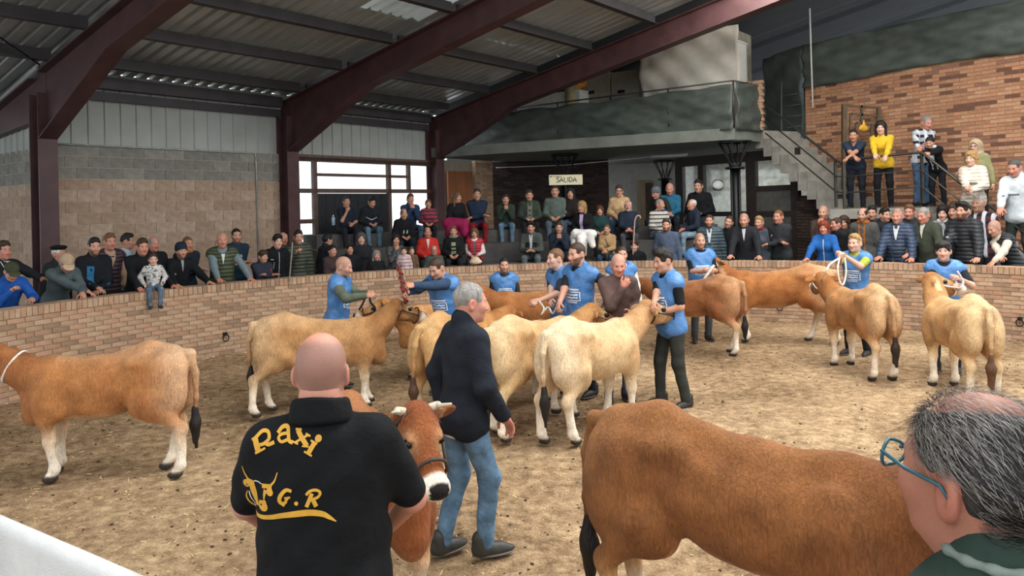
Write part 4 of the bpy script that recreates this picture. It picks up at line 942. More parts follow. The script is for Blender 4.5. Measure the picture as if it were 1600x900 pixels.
# ------------------------------------------------------------------ cattle
def sstep(a, b, x): t = np.clip((x-a)/(b-a), 0, 1); return t*t*(3-2*t)
def cow(label, px=None, pos=None, d=None, heading=0, sc=1.0, neck=(0, 35), head=(0, -20), coat='a8602c', dark='7c3a18', pale='d9b78c', sock=.45, rump=.3, legs=(0, 0, 0, 0), res=.021, horns=0, tail='000', switch='1a1412', tailsw=0, dewlap=1, name='cow', halter=None, fat=1.0, nosec='e6d6c0', group=None, tailroot=0, length=1.08, nl=1.0, tuft=0):
    """Forward is +Y. heading: degrees, 0 faces the camera, +90 faces image right, 180 faces away."""
    if pos is None: pos = PX(px, d)
    pos = np.array([pos[0], pos[1], 0.0])
    yaw = math.atan2(-pos[1], -pos[0])-math.pi/2+heading*D2R
    o = thing(name, label, 'cow', tuple(pos), yaw, group)
    f = fat; ly = length
    T = lambda x, y, z: (x, y*ly, z)
    P = [cap(T(0, -.30, .83), T(0, .30, .76), .205*f, .215*f, k=.06), ell(T(0, .06, .66), (.19*f, .36*ly, .16), k=.07), ell(T(0, -.50, .91), (.195*f, .21*ly, .19), k=.07),
         cap(T(0, -.58, 1.055), T(0, -.40, 1.075), .085, .095, k=.06), cap(T(0, -.40, 1.075), T(0, -.02, .965), .09, .085, k=.06), cap(T(0, -.02, .965), T(0, .34, .965), .085, .08, k=.07),
         ell(T(0, .36, .96), (.07, .17, .10), k=.07), ell(T(0, .46, .68), (.135, .16, .19), k=.06), ell(T(0, .53, .56), (.08, .10, .10), k=.06)]
    for e in (-1, 1):
        P += [ell(T(e*.118, -.53, .77), (.105*f, .19, .28), rotx(-.14), k=.05), ell(T(e*.125, -.38, .68), (.085, .11, .17), rotx(.35), k=.05), ell(T(e*.145*f, .35, .72), (.075, .13, .25), rotx(.2), k=.045), ell(T(e*.14, .28, .62), (.06, .1, .1), k=.05),
              ell(T(e*.13, -.33, 1.0), (.055, .09, .05), k=.09), ell(T(e*.07, -.65, .98), (.05, .05, .06), k=.07), ell(T(e*.10, -.66, .78), (.07, .07, .2), k=.05), ell(T(e*.27*f, -.17, .90), (.06, .12, .10), k=.07, op=1), ell(T(e*.25*f, .19, .86), (.035, .04, .16), k=.06, op=1), ell(T(e*.235, -.40, .86), (.025, .05, .2), rotx(.35), k=.05, op=1)]
    # legs: offsets shift each hoof forward (front right, front left, hind right, hind left)
    for e, off in ((1, legs[0]), (-1, legs[1])):
        kx = e*.12; fy_ = .36*(ly-1); g_ = lambda y: y+fy_
        P += [cap((e*.135, g_(.35), .66), (kx, g_(.37)+off*.45, .38), .085, .054, k=.05), ell((kx, g_(.38)+off*.5, .355), (.047, .05, .06), k=.03), cap((kx, g_(.375)+off*.5, .34), (kx, g_(.36)+off*.9, .12), .042, .037, k=.03), ell((kx, g_(.36)+off*.92, .11), (.045, .048, .045), k=.025), cap((kx, g_(.365)+off*.95, .09), (kx, g_(.39)+off, .05), .037, .047, k=.02), ell((kx-.02, g_(.40)+off, .03), (.03, .06, .032), k=.012), ell((kx+.02, g_(.40)+off, .03), (.03, .06, .032), k=.012)]
    for e, off in ((1, legs[2]), (-1, legs[3])):
        kx = e*.13; hy_ = -.5*(ly-1); g_ = lambda y: y+hy_
        P += [cap((e*.13, g_(-.42), .66), (e*.14, g_(-.41)+off*.35, .58), .12, .085, k=.06), cap((e*.14, g_(-.44)+off*.3, .62), (kx, g_(-.62)+off*.6, .43), .088, .048, k=.05), ell((kx, g_(-.64)+off*.6, .43), (.04, .05, .062), k=.03), cap((kx, g_(-.62)+off*.65, .40), (kx, g_(-.575)+off*.95, .12), .046, .039, k=.03), ell((kx, g_(-.57)+off*.97, .11), (.046, .049, .045), k=.025), cap((kx, g_(-.565)+off, .09), (kx, g_(-.535)+off, .05), .038, .047, k=.02), ell((kx-.02, g_(-.52)+off, .03), (.03, .06, .032), k=.012), ell((kx+.02, g_(-.52)+off, .03), (.03, .06, .032), k=.012)]
    # neck and head
    ny, npi = neck[0]*D2R, neck[1]*D2R
    nd = np.array([-math.sin(ny)*math.cos(npi), math.cos(ny)*math.cos(npi), math.sin(npi)])
    nb = np.array([0, .40*ly, .83]); mid = nb+nd*.26*nl+np.array([0, .03, .0]); poll = nb+nd*.54*nl
    P += [cap(nb, mid, .17, .13, k=.06), cap(mid, poll-nd*.03, .128, .098, k=.05), cap(nb+np.array([0, .05, -.17]), mid+np.array([0, .03, -.1]), .075*dewlap, .05*dewlap, k=.07), cap(nb+np.array([0, -.04, .12]), poll+nd*-.06+np.array([0, 0, .03]), .05, .05, k=.05)]
    hyw, hpt = head[0]*D2R, head[1]*D2R
    Rh = rotz(ny+hyw)@rotx(hpt)
    H = lambda v: poll+Rh@np.array(v, float)
    P += [cap(H((0, .0, -.06)), H((0, .34, -.095)), .092, .062, k=.04), ell(H((0, .06, -.015)), (.09, .11, .055), Rh, k=.04), ell(H((0, .36, -.095)), (.073, .055, .058), Rh, k=.035), ell(H((0, .385, -.075)), (.058, .04, .035), Rh, k=.025), cap(H((0, .06, -.13)), H((0, .33, -.14)), .06, .036, k=.04), ell(H((0, -.03, .015)), (.07, .055, .045), Rh, k=.03), cap(H((0, .1, -.03)), H((0, .32, -.06)), .05, .04, k=.03)]
    for e in (-1, 1):
        P += [ell(H((e*.055, .09, -.11)), (.04, .085, .07), Rh, k=.03), ell(H((e*.078, .115, .002)), (.018, .035, .014), Rh, k=.02), ell(H((e*.165, -.045, -.035)), (.095, .018, .048), Rh@roty(e*.3)@rotz(-e*.3), k=.02), ell(H((e*.178, -.022, -.04)), (.07, .014, .03), Rh@roty(e*.3)@rotz(-e*.3), k=.01, op=1),
              ell(H((e*.088, .128, -.028)), (.022, .026, .018), Rh, k=.012, op=1), ell(H((e*.034, .42, -.075)), (.016, .014, .012), Rh, k=.01, op=1)]
    # tail
    tb = np.array([0, -.60*ly, 1.07+tailroot])
    tz = np.array([0, -.6*(ly-1), 0])
    tp = [tb, np.array([0, -.735, 1.05])+tz, np.array([tailsw*.3, -.775, .88])+tz, np.array([tailsw*.7, -.775, .66])+tz, np.array([tailsw, -.765, .52])+tz]
    for a, b_, ra, rb in zip(tp[:-1], tp[1:], (.042, .036, .027, .022), (.036, .027, .022, .018)): P.append(cap(a, b_, ra, rb, k=.03))
    V, Q = nets(P, res, .0035, int(pos[0]*10), .55)
    # coat colour by place on the animal
    x, y, z = V.T; C = np.tile(np.array(hexc(coat)), (len(V), 1))
    def mixin(m, col, a=1): C[:] = C+(np.array(hexc(col))-C)*(np.clip(m, 0, 1)*a)[:, None]
    nzv = np.sin(x*9+y*7+1)*np.sin(y*11-z*8)+np.sin(z*17+y*5)*.5; body = (y < .6)*1.
    hd = (V-poll)@Rh
    neckm = sstep(.3, .7, y+.25*np.maximum(z-.9, 0))
    mixin(neckm*.8+.2*sstep(.2, .8, nzv), dark, .75)
    mixin(sstep(.30, .52, 1.0-np.abs(z-.78)*1.2)*sstep(.1, .24, np.abs(x))*sstep(-.2, .9, nzv), dark, .35)
    mixin(sstep(-.45, -.75, y)*sstep(.4, .7, z), pale, rump); mixin(sstep(.95, 1.12, z)*(y < .35), pale, rump*.6)
    mixin(sstep(.62, .48, z)*(np.abs(x) < .16)*(y > -.4)*(y < .42), pale, .8); mixin(sstep(sock+.12, sock-.1, z), pale, .9); mixin(sstep(sock-.02, sock-.25, z), 'efe4d2', .8)
    mixin(sstep(.075, .05, z), '3b322b', 1)
    inh = (np.abs(hd[:, 0]) < .27)*(hd[:, 1] > -.12)*(hd[:, 1] < .5)*(np.abs(hd[:, 2]) < .22)*(y > .45)
    mixin(inh*sstep(.315, .345, hd[:, 1]-hd[:, 2]*.2), nosec, .95); mixin(inh*sstep(.365, .385, hd[:, 1]-.1*np.abs(hd[:, 0]))*(hd[:, 2] > -.1)*(np.abs(hd[:, 0]) < .052), '221c1c', 1)
    mixin(inh*np.exp(-(((np.abs(hd[:, 0])-.085)/.045)**2+((hd[:, 1]-.13)/.055)**2+((hd[:, 2]+.025)/.05)**2)), pale, .75)
    mixin(inh*sstep(.06, -.02, hd[:, 1])*(hd[:, 2] > -.03)*(np.abs(hd[:, 0]) < .1), dark, .6)
    mixin(inh*sstep(.1, .16, np.abs(hd[:, 0]))*(hd[:, 1] < .03)*(hd[:, 1] > -.03), pale, .5)
    tailm = (y < -.74*ly)*(np.abs(x-tailsw*.5) < .1+abs(tailsw)); mixin(tailm*sstep(.9, .55, z), dark, .6)
    link('body', mesh('body', V*sc, Q, np.clip(C, .004, 1)), o, COAT)
    te = tp[-1]
    V, Q = nets([cap(te+[0, 0, .05], te+[0, 0, -.1], .022, .045, k=.03), cap(te+[0, 0, -.08], te+[.01, 0, -.3], .045, .018, k=.03), cap(te+[.01, .01, -.1], te+[-.02, .015, -.26], .035, .012, k=.02)], .012, .004, 1)
    link('tail_switch', mesh('tail_switch', V*sc, Q), o, plain('tail_hair', switch, .6, noise=.4, scale=50, bump=.6, bscale=90, stretch=(1, 1, .15)))
    for e in (-1, 1):
        V, Q = nets([ell(H((e*.088, .13, -.026)), (.022, .027, .023), Rh, k=.001)], .006); link('eye', mesh('eye', V*sc, Q), o, plain('eye_black', '0d0a09', .12, noise=.1))
    if tuft:
        r = np.random.RandomState(int(tuft*10)); hv = []; hq = []
        for i in range(900):
            a_ = r.rand()*6.28; q = math.sqrt(r.rand()); p = np.array([.075*q*math.cos(a_), -.01+.085*q*math.sin(a_), .03+.02*(1-q*q)-.03*q*abs(math.sin(a_))])
            dr = np.array([p[0]*4+.3*r.randn(), .5+.3*r.randn(), .35+.2*r.randn()]); dr /= np.linalg.norm(dr); sd_ = np.cross(dr, r.randn(3)); sd_ /= np.linalg.norm(sd_); l = .03+.03*r.rand(); k0 = len(hv)
            for j in range(4): f_ = j/3; c_ = p+dr*l*f_+np.array([0, .012, -.03])*f_*f_; hv += [H(c_+sd_*.0022*(1-f_*.8)), H(c_-sd_*.0022*(1-f_*.8))]
            hq += [(k0+2*j, k0+2*j+1, k0+2*j+3, k0+2*j+2) for j in range(3)]
        link('poll_tuft', mesh('poll_tuft', np.array(hv)*sc, np.array(hq)), o, plain('tuft_hair', '8c4420', .6, noise=.4, scale=30))
    if horns:
        for e in (-1, 1):
            pts = [H((e*.06, -.03, .02)), H((e*.11, -.03, .045)), H((e*.15*horns, -.01, .08*horns)), H((e*(.1+.08*horns), .02, .13*horns))]
            MB().tube([p*sc for p in spline(pts, 4)], [v*sc for v in np.linspace(.026, .006, 13)], 10).obj('horn', plain('horn', 'b9ad97', .5, noise=.3, scale=20), o, True)
    if halter:
        hm_ = plain('halter_'+halter, halter, .6, noise=.2, scale=40); ho = MB()
        def loopr(yy, rx, rz_, zc): return [H((rx*math.cos(a), yy, zc+rz_*math.sin(a)))*sc for a in np.linspace(0, 6.28, 18, endpoint=False)]
        ho.tube(loopr(.27, .088, .1, -.09), .009*sc, 6, True); ho.tube(loopr(-.0, .118, .12, -.06), .009*sc, 6, True)
        for e in (-1, 1): ho.tube([H((e*.088, .27, -.08))*sc, H((e*.112, .12, -.07))*sc, H((e*.117, .0, -.05))*sc], .009*sc, 6)
        ho.obj('halter', hm_, o, True)
    Rw = rotz(yaw)
    ux = np.cross(nd, UP); ux /= np.linalg.norm(ux); uz = np.cross(ux, nd)
    ring_ = lambda f_, rx, rz_: [pos+Rw@((nb+nd*f_+ux*rx*math.cos(a)+uz*rz_*math.sin(a)-uz*.02)*sc) for a in np.linspace(0, 6.28, 24)]
    return dict(o=o, ring=ring_, W=lambda v: pos+Rw@(np.array(v)*sc), H=lambda v: pos+Rw@(H(v)*sc), V=V)
def rope(label, pts, r=.011, color='d8cdb8', cat='rope', name='lead_rope'):
    MB().tube(spline(pts, 7), r, 6).obj(name, plain('rope_'+color, color, .9, noise=.3, scale=60, bump=.5, bscale=90), None, True, label=label, category=cat)
import time as _t; _t0 = _t.time()
# ------------------------------------------------------------------ the herd
HG = 'cattle shown in the ring'
C1 = cow('fawn cow with bright white legs and a cord round its neck', pos=pix(160, 745, 6.6)*[1, 1, 0], heading=-116, neck=(0, 30), coat='ab7243', dark='8c5531', pale='dcc3a3', rump=.35, sock=.42, legs=(.03, -.05, .06, -.12), res=.0145, group=HG, sc=.98)
C2 = cow('pale fawn cow standing broadside with its head held high', pos=PX(505, 8.7), heading=93, neck=(8, 40), head=(10, -15), coat='b4885a', dark='986439', pale='dfc39c', rump=.35, legs=(0, .06, -.2, -.02), group=HG, sc=.95, length=1.16, halter='4a2f24')
C3 = cow('fawn calf head with dark muzzle facing the man in green trousers', pos=np.array([-.98, 10.25, 0]), heading=-62, sc=.92, neck=(-12, 32), head=(-10, -12), coat='c08a55', dark='a8713f', pale='dfc39c', res=.022, group=HG, halter='3b2a20')
C4 = cow('fawn cow with brown tail half hidden by the walking man', pos=np.array([-.56, 8.28, 0]), heading=146, neck=(-4, 18), head=(0, -20), coat='b3824c', dark='935c30', pale='dfc090', rump=.3, switch='4a3020', tailsw=-.06, group=HG, halter='6b3a28')
C5 = cow('cream cow with one hind leg stretched back beside the white one', pos=np.array([.24, 7.86, 0]), heading=141, neck=(-6, 26), head=(-22, -14), coat='c09a69', dark='9a6433', pale='dcc39c', rump=.55, legs=(0, 0, -.12, .05), group=HG, halter='6b4028', res=.0175, tailsw=.02)
C6 = cow('reddish cow seen only over the backs of the cream pair', pos=np.array([.10, 8.55, 0]), heading=144, neck=(-8, 10), head=(-10, -20), coat='98603a', dark='854d2a', pale='cfa878', res=.022, group=HG, sc=.88)
C7 = cow('near white cow with upturned horns beside the dark-haired handler', pos=np.array([.80, 7.62, 0]), heading=144, neck=(-10, 34), head=(-12, -4), coat='c9a97e', dark='a67445', pale='e0cbab', rump=.7, horns=.9, legs=(.05, -.05, .04, -.1), group=HG, halter='3a2a20', res=.0175, fat=1.05)
C8 = cow('red cow behind the group with its muzzle raised high', pos=np.array([.28, 10.6, 0]), heading=-95, neck=(0, 34), head=(0, 12), coat='a2683a', dark='955c33', pale='dab98a', res=.022, group=HG, horns=.5, nosec='d9b98c')
C9 = cow('chestnut cow with white hind legs turned from the camera', pos=np.array([2.72, 11.65, 0]), heading=-118, neck=(0, 15), head=(0, -30), coat='98603a', dark='7f4a28', pale='dcb98d', rump=.25, legs=(0, 0, .05, -.12), group=HG)
C10 = cow('long red cow standing broadside against the far ring wall', pos=np.array([4.12, 12.2, 0]), heading=-88, neck=(2, 44), head=(25, -25), coat='a3693a', dark='8e5530', pale='dfc09a', length=1.2, sc=1.06, legs=(.1, -.05, .14, -.2), group=HG, halter='e6ded0')
C11 = cow('fawn cow with a white halter led by the blond boy', pos=np.array([4.44, 9.95, 0]), heading=-150, neck=(6, 36), head=(-16, -20), coat='ab7848', dark='9a5f30', pale='e0c39a', rump=.45, halter='efe8da', switch='2a1d15', group=HG, tailsw=.03, sc=1.0, length=1.0)
C12 = cow('pale rumped cow with head turned by the sulky young handler', pos=np.array([5.02, 8.72, 0]), heading=-156, neck=(-6, 50), head=(-84, -8), coat='ba905f', dark='9c6638', pale='e6cba0', rump=.55, switch='5a3b24', group=HG, halter='e6e4e0', length=.95, fat=1.08)
C13 = cow('large red brown cow beside the grey-haired onlooker', pos=np.array([1.09, 3.55, 0]), heading=73, sc=1.06, neck=(-4, 22), head=(0, -25), coat='84542f', dark='653a20', pale='c1925f', rump=.12, sock=.4, res=.0115, group=HG, fat=1.05, tailsw=.02)
W1 = cow('red calf with short horns looking out beside the black polo shirt', pos=np.array([-.83, 4.38, 0]), heading=20, sc=.95, neck=(-4, 54), head=(0, -36), coat='8e542e', dark='7e4424', pale='d2a577', horns=.75, halter='3a332e', res=.0105, group=HG, tuft=1.0, nosec='e9ddca')
# ------------------------------------------------------------------ handlers in the ring
BB = '4a7cb4'; HN = 'handlers in blue bibs'
hd_ = dict(base=0, bib=BB, res=.017, group=HN, hres=.0072, hand_res=.0072, shoes='2a2623')
A1 = person('bald handler with olive sleeves and yellow green trousers', 540, 401, d=9.6, face=72, lean=6, arms='front', rh=pix(572, 462, 9.3), lh=pix(577, 458, 9.5), top='sweater', c='5c6354', pants='8b9436', hair='bald', scalp=.25, hc='dg', hp=14, beard=.35, hands=('grip', 'grip'), **hd_)
A2 = person('handler with cropped hair twisting a red rope staff', 678, 404, d=9.1, face=-38, lean=14, arms='front', rh=pix(634, 458, 8.8), lh=pix(646, 446, 8.8), top='sweater', c='33465f', pants='2a2d34', hair='crop', hc='br', hp=22, hy=-5, hands=('grip', 'grip'), **hd_)
A3 = person('young bearded handler behind the raised cow muzzle', 787, 403, d=11.3, face=8, lean=0, arms='down', top='tshirt', c='2b2b2e', hair='crop', hc='bl', beard=.5, smin=.8, **hd_)
A4 = person('fair cropped handler in profile in the middle of the ring', 868, 388, d=9.6, face=-62, lean=6, arms='front', rh=pix(858, 478, 9.2), lh=pix(842, 470, 9.2), top='shirt', c='2c3038', short=True, hair='crop', hc='lb', skin='p', hands=('grip', 'grip'), **hd_)
A5 = person('tall handler with goatee holding a white rope', 900, 379, d=9.0, face=-48, lean=2, arms='front', rh=pix(872, 480, 8.7), lh=pix(938, 480, 8.8), top='shirt', c='22252b', short=True, hair='crop', hc='br', beard=.75, hands=('grip', 'grip'), hp=6, **hd_)
A6 = person('handler in white sleeves behind the brown sweater', 971, 385, d=11.2, face=10, lean=4, arms='down', top='tshirt', c='d9d9d6', hair='crop', hc='br', **hd_)
A7 = person('dark-haired handler in black shirt and grey work trousers', 1034, 389, d=8.4, face=-58, lean=4, arms='down', rh=pix(1019, 486, 8.0), lh=pix(1026, 490, 8.25), top='tshirt', c='17181a', short=True, pants='31332f', hair='full', hc='bl', hp=10, hands=('grip', 'grip'), feet=((.1, .1, .085), (-.14, -.08, .085)), legres=.016, **hd_)
A8 = person('stocky bald handler standing against the far wall', 1093, 364, d=12.4, face=14, lean=0, arms='front', rh=pix(1103, 424, 12.1), lh=pix(1108, 422, 12.1), top='tshirt', c='1e2024', short=True, pants='4a4d52', hair='bald', scalp=.35, hc='bl', beard=.4, fat=.03, hands=('grip', 'grip'), **hd_)
A9 = person('blond boy handler raising a white lead rope', 1336, 366, d=11.0, face=-28, lean=0, arms='front', rh=pix(1312, 402, 10.7), lh=pix(1320, 400, 10.7), top='tshirt', c='9aa33a', short=True, pants='24262c', hair='short', hc='bd', skin='p', hands=('grip', 'grip'), **hd_)
A10 = person('young handler with dark fringe on the near side of the ring wall', 1474, 377, d=9.75, face=-6, lean=2, arms='front', rh=pix(1487, 446, 9.4), lh=pix(1500, 436, 9.4), top='tshirt', c='25272c', short=True, pants='2b2d33', hair='bowl', hc='bl', skin='p', hands=('grip', 'grip'), **hd_)
A11 = person('man in brown sweater biting his hand among the handlers', 966, 397, d=8.55, base=0, face=18, lean=10, arms='chin', top='sweater', c='5d4a45', pants='3b4c63', pk='denim', hair='bald', scalp=.3, hc='gr', skin='r', res=.017, hres=.0072, hy=-10, hp=8, rh=(.0, .21, .0), hands=('fist', 'rest'))
A12 = person('walking man in navy softshell and jeans', 735, 441, d=4.96, base=0, face=116, lean=4, arms='down', rh=(.2, .2, -.48), lh=(-.22, -.02, -.52), top='jacket', c='1d2129', pants='5d7a92', pk='denim', hair='crop', hc='gr', skin='r', res=.0115, hres=.0045, hand_res=.0045, feet=((.085, .1, .085), (-.085, -.12, .085)), hip_dz=-.012, shoes='34332f', legres=.0115, fat=.012, hy=-8, hp=4, hands=('rest', 'rest'))
# ------------------------------------------------------------------ spectators along the ring wall
G1 = 'spectators behind the ring wall'
def sp(label, x, y, r, **kw): kw.setdefault('group', G1); return person(label, x, y, r=r, **kw)
sp('man in royal blue jacket and olive cap resting his chin', 20, 412, 8.62, face=15, lean=32, arms='lean', rh=(.03, .2, .0), c='1f4f9b', hair='cap', hatc='3f4230', hp=22, hands=('fist', 'rest'))
sp('man with dark coat over a white shirt behind the olive cap', 5, 377, 9.25, face=30, c='23252a', hair='short', hc='br', skin='r', front=[('c9cbce', ((0, .56), (0, .34)), (0.144, .004))])
sp('elderly man wearing a black beret beside the steel column', 91, 384, 9.3, face=45, c='2a2c30', hair='beret', hatc='17181b', hc='wh', skin='r', hp=-4, arms='down')
sp('man in beige cap leaning on the wall in a grey jacket', 106, 400, 8.62, face=25, lean=34, arms='lean', c='4f5a5d', hair='cap', hatc='b29a80', hp=32, hy=-12, beard=.25, hc='gr')
sp('bearded man in black jacket with blue chest panels', 147, 372, 8.66, face=14, lean=10, arms='clasp', lh=(-.03, .3, -.34), c='191c22', hair='short', hc='bl', beard=.65, extra=1, front=[("2f6f95", ((.07, .44), (.075, .2)), .09), ("2f6f95", ((-.15, .2), (-.15, .05)), .06)])
sp('man in plum vest over a tan sweater', 171, 365, 9.25, face=22, arms='down', top='vest', c='ab9179', c2='3f2c35', hair='short', hc='lb', skin='r', front=[('ab9179', ((0, .56), (0, .34)), (0.144, .004))])
sp('man in light blue shirt seen in profile', 199, 365, 9.75, face=68, arms='down', top='shirt', c='a9bccb', hair='short', hc='bl', skin='t')
sp('broad man in black jacket holding the small boy', 222, 373, 8.66, face=20, lean=16, c='17191d', hair='short', hc='br', fat=.03, skin='r')
sp('grey-haired man in black behind the small boy', 240, 370, 9.35, face=24, arms='down', c='1d1f23', hair='balding', hc='gr', skin='r')
sp('bearded man in navy knit cap with a chest badge', 283, 380, 8.66, face=22, lean=16, c='15171b', hair='beanie', hatc='222a36', beard=.5, hc='br', front=[("b9a88a", ((.1, .33), (.13, .33)), .035), ("8d9096", ((0, .56), (0, .38)), (.05, .008))])
sp('man with orange hood and folded arms', 293, 370, 9.3, face=26, arms='crossed', top='hoodie', c='232b38', hair='crop', hc='lb', skin='r', scarf='b8762c')
sp('balding man in green puffer vest with both hands on the wall', 347, 363, 8.66, face=6, lean=12, top='vest', c='6d7c82', c2='3c462f', hair='bald', scalp=.15, hc='gr', skin='r', fat=.015, front=[('c7c8c9', ((0, .56), (0, .34)), (0.080, .004))])
sp('man with folded bare arms in navy printed T-shirt', 369, 357, 9.45, face=12, arms='crossed', top='tshirt', c='1f3242', short=True, hair='crop', hc='bl', beard=.5, fat=.025, pants='4d6f8d', pk='denim', front=[("8fa3ab", ((-.08, .36), (.06, .33)), .05)])
sp('boy in navy jacket with red shoulder leaning on the wall', 411, 391, 8.6, face=28, lean=14, arms='lean', c='2a2f3c', hair='bowl', hc='br', smin=.7, smax=.95, front=[("8c2a33", ((-.14, .46), (-.16, .2)), .05)])
sp('teenager in black softshell with white zips', 433, 367, 8.8, face=22, arms='down', c='16181c', hair='full', hc='bl', skin='p', front=[("c9cbcd", ((0, .52), (0, -.05)), .008), ("c9cbcd", ((.09, .33), (.1, .2)), .007), ("e8e8e8", ((.1, .38), (.15, .38)), .012)])
sp('white-haired man hidden behind the black softshell', 442, 363, 9.45, face=24, arms='down', c='55504c', hair='balding', hc='wh', skin='r')
sp('young man in olive puffer jacket gripping a stick', 466, 360, 9.0, face=10, arms='down', top='puffer', c='3d4235', hair='short', hc='bl', rh=(.1, .3, -.02), hands=('grip', None))
sp('person in dark coat with back turned below the platform', 511, 366, 9.75, face=120, arms='down', c='22262c', hair='full', hc='bl')
sp('woman in brown sweater with a hair clip', 519, 383, 8.68, face=30, arms='clasp', top='sweater', c='3f3231', hair='tied', hc='bl', fem=True, smin=.78)
sp('boy in black jacket between two women', 546, 381, 8.95, face=12, arms='down', c='1c1d21', hair='full', hc='bl', smin=.75)
sp('girl with long grey hair and dark hood', 564, 364, 9.5, face=4, arms='down', c='25262a', hair='long', hc='dg', fem=True, skin='p', smin=.8)
sp('old woman with long grey hair in black', 588, 393, 8.68, face=14, arms='down', c='191a1d', hair='long', hc='gr', fem=True, smin=.72)
sp('woman with dark wavy hair touching her cheek', 618, 366, 9.3, face=14, arms='chin', top='sweater', c='4b4a4c', kind='camo', hair='long', hc='bl', fem=True, smin=.8)
sp('small girl in pale pink jacket held at the wall', 631, 387, 8.5, base=.62, face=-6, arms='down', top='puffer', c='cdb3b4', hair='tied', hc='br', child=True, smin=.5, smax=.7, skin='p')
sp('small brown-haired child next to the pink jacket', 643, 388, 8.75, base=.6, face=10, arms='down', c='6c5340', hair='short', hc='lb', child=True, smin=.5, smax=.7, skin='p')
sp('grey-haired man with glasses in a grey green coat', 678, 384, 8.68, face=6, arms='down', c='4c564f', hair='balding', hc='gr', glasses='on', smin=.75, skin='r')
sp('bearded man in blue grey quarter-zip sweater', 1041, 342, 8.72, face=-8, lean=4, arms='down', top='sweater', c='4a5568', hair='short', hc='br', beard=.75, fat=.015)
sp('bearded man in teal puffer jacket', 1108, 335, 8.95, face=-4, arms='down', top='puffer', c='3c4d55', hair='crop', hc='br', beard=.7, fat=.015, front=[("c9cdd0", ((0, .56), (0, .3)), (.1, .03)), ("5c6e77", ((0, .3), (0, 0)), .12)])
sp('young man in black printed T-shirt tilting his head', 1141, 337, 9.35, face=-10, arms='down', top='tshirt', c='191a1c', short=True, hair='crop', hc='br', hroll=-14)
sp('bald man in black cardigan with both hands on the wall', 1162, 333, 8.68, face=-10, lean=14, c='24252a', hair='bald', scalp=.3, hc='bl', beard=.35, hp=5, front=[('c2c4c6', ((0, .56), (0, .34)), (0.072, .004))])
sp('woman with short blond hair and red top', 1186, 338, 9.3, face=-24, arms='down', top='coat', c='4a515a', hair='short', hc='bd', fem=True, scarf='7d2430', front=[("7d2430", ((0, .45), (0, -.05)), .08)])
sp('man in grey polo with folded arms and badges', 1216, 328, 9.15, face=-28, arms='crossed', top='sweater', c='303234', hair='crop', hc='lb', skin='r', fat=.02, front=[("d9d9d9", ((.1, .37), (.125, .37)), .025), ("c27a7a", ((.13, .33), (.16, .33)), .02)])
sp('bald man in brown jacket with hand at his mouth', 1286, 321, 9.6, face=-14, arms='chin', c='43362f', hair='bald', scalp=.2, hc='bl', beard=.35)
sp('red-haired woman in bright blue hoodie', 1287, 346, 8.7, face=-12, lean=10, top='hoodie', c='245a9c', hair='bob', hc='rd', fem=True, skin='r', smin=.78, front=[("d5d9dd", ((0, .5), (0, -.05)), .012)])
sp('man in black jacket turned away towards the redhead', 1307, 340, 9.0, face=-62, arms='crossed', c='1b1c1f', hair='crop', hc='br', skin='r')
sp('dark-haired woman glimpsed behind the black jacket', 1319, 338, 9.6, face=-20, arms='down', c='2f2b2c', hair='bob', hc='br', fem=True)
sp('bearded man in orange shirt under a grey jacket', 1348, 325, 9.35, face=-18, arms='down', top='coat', c='4f4f4c', hair='balding', hc='br', beard=.6, scarf='a5602b', front=[("a5602b", ((0, .56), (0, .05)), (.12, .1))])
sp('dark-haired man peering from the back row', 1363, 322, 9.9, face=-12, arms='down', c='2a2b2f', hair='short', hc='bl')
sp('moustached man in black looking sideways', 1382, 325, 9.55, face=38, arms='down', c='1e2024', hair='short', hc='bl', beard=.35)
sp('bald man in navy puffer with sunglasses on his head', 1402, 326, 8.7, face=-18, lean=8, arms='wall', top='puffer', c='2b3a52', hair='bald', scalp=.2, hc='gr', beard=.5, fat=.03, glasses='head', skin='r', front=[("c4c7ca", ((0, .56), (0, .34)), (.1, .02)), ("3f4a40", ((0, .36), (0, -.05)), .16)])
sp('brown-haired man between the puffer and the olive jacket', 1421, 320, 9.5, face=-16, arms='down', c='2c2e33', hair='short', hc='lb', skin='r')
sp('man in olive jacket with white collar looking down', 1441, 324, 8.7, face=-36, lean=10, c='3b4036', hair='crop', hc='gr', fat=.02, hp=12, skin='r', front=[('c8c4ba', ((0, .56), (0, .34)), (0.080, .004))])
sp('pale young woman with dark hair in a white scarf', 1474, 322, 9.6, face=-14, arms='down', c='9a9b9e', hair='bob', hc='bl', fem=True, skin='p', scarf='d5d4d2')
sp('curly brown-haired woman behind the bearded puffer man', 1491, 318, 9.55, face=-24, arms='down', c='33302f', hair='curly', hc='br', fem=True)
sp('bearded man in black puffer jacket', 1505, 316, 8.75, face=-34, lean=6, top='puffer', c='1c2025', hair='full', hc='bl', beard=.75, front=[('b9bcc0', ((.12, .33), (.16, .33)), .012)])
sp('white-haired man in checked shirt', 1529, 304, 9.45, face=-30, arms='down', top='shirt', c='5a2f33', kind='plaid', hair='short', hc='wh', smax=1.2)
sp('balding man in dark gilet and cream sleeves leaning on the wall', 1550, 345, 8.78, face=-48, lean=30, arms='lean', top='vest', c='c9bfae', c2='23272a', hair='bald', scalp=.3, hc='dg', hp=14)
# the small boy sitting on the wall
sp('small boy in a patterned white hoodie sitting on the wall', 239, 396, 8.07, base=WALLH, face=4, legs='sit', arms='down', rh=(.22, .12, -.4), lh=(-.2, .16, -.4), top='hoodie', c='c6c4c0', kind='camo', pants='56687b', pk='denim', shoes='2e3a30', hair='short', hc='br', child=True, smin=.5, smax=.72, skin='p', feet=((.11, .5, -.36), (-.12, .48, -.36)))
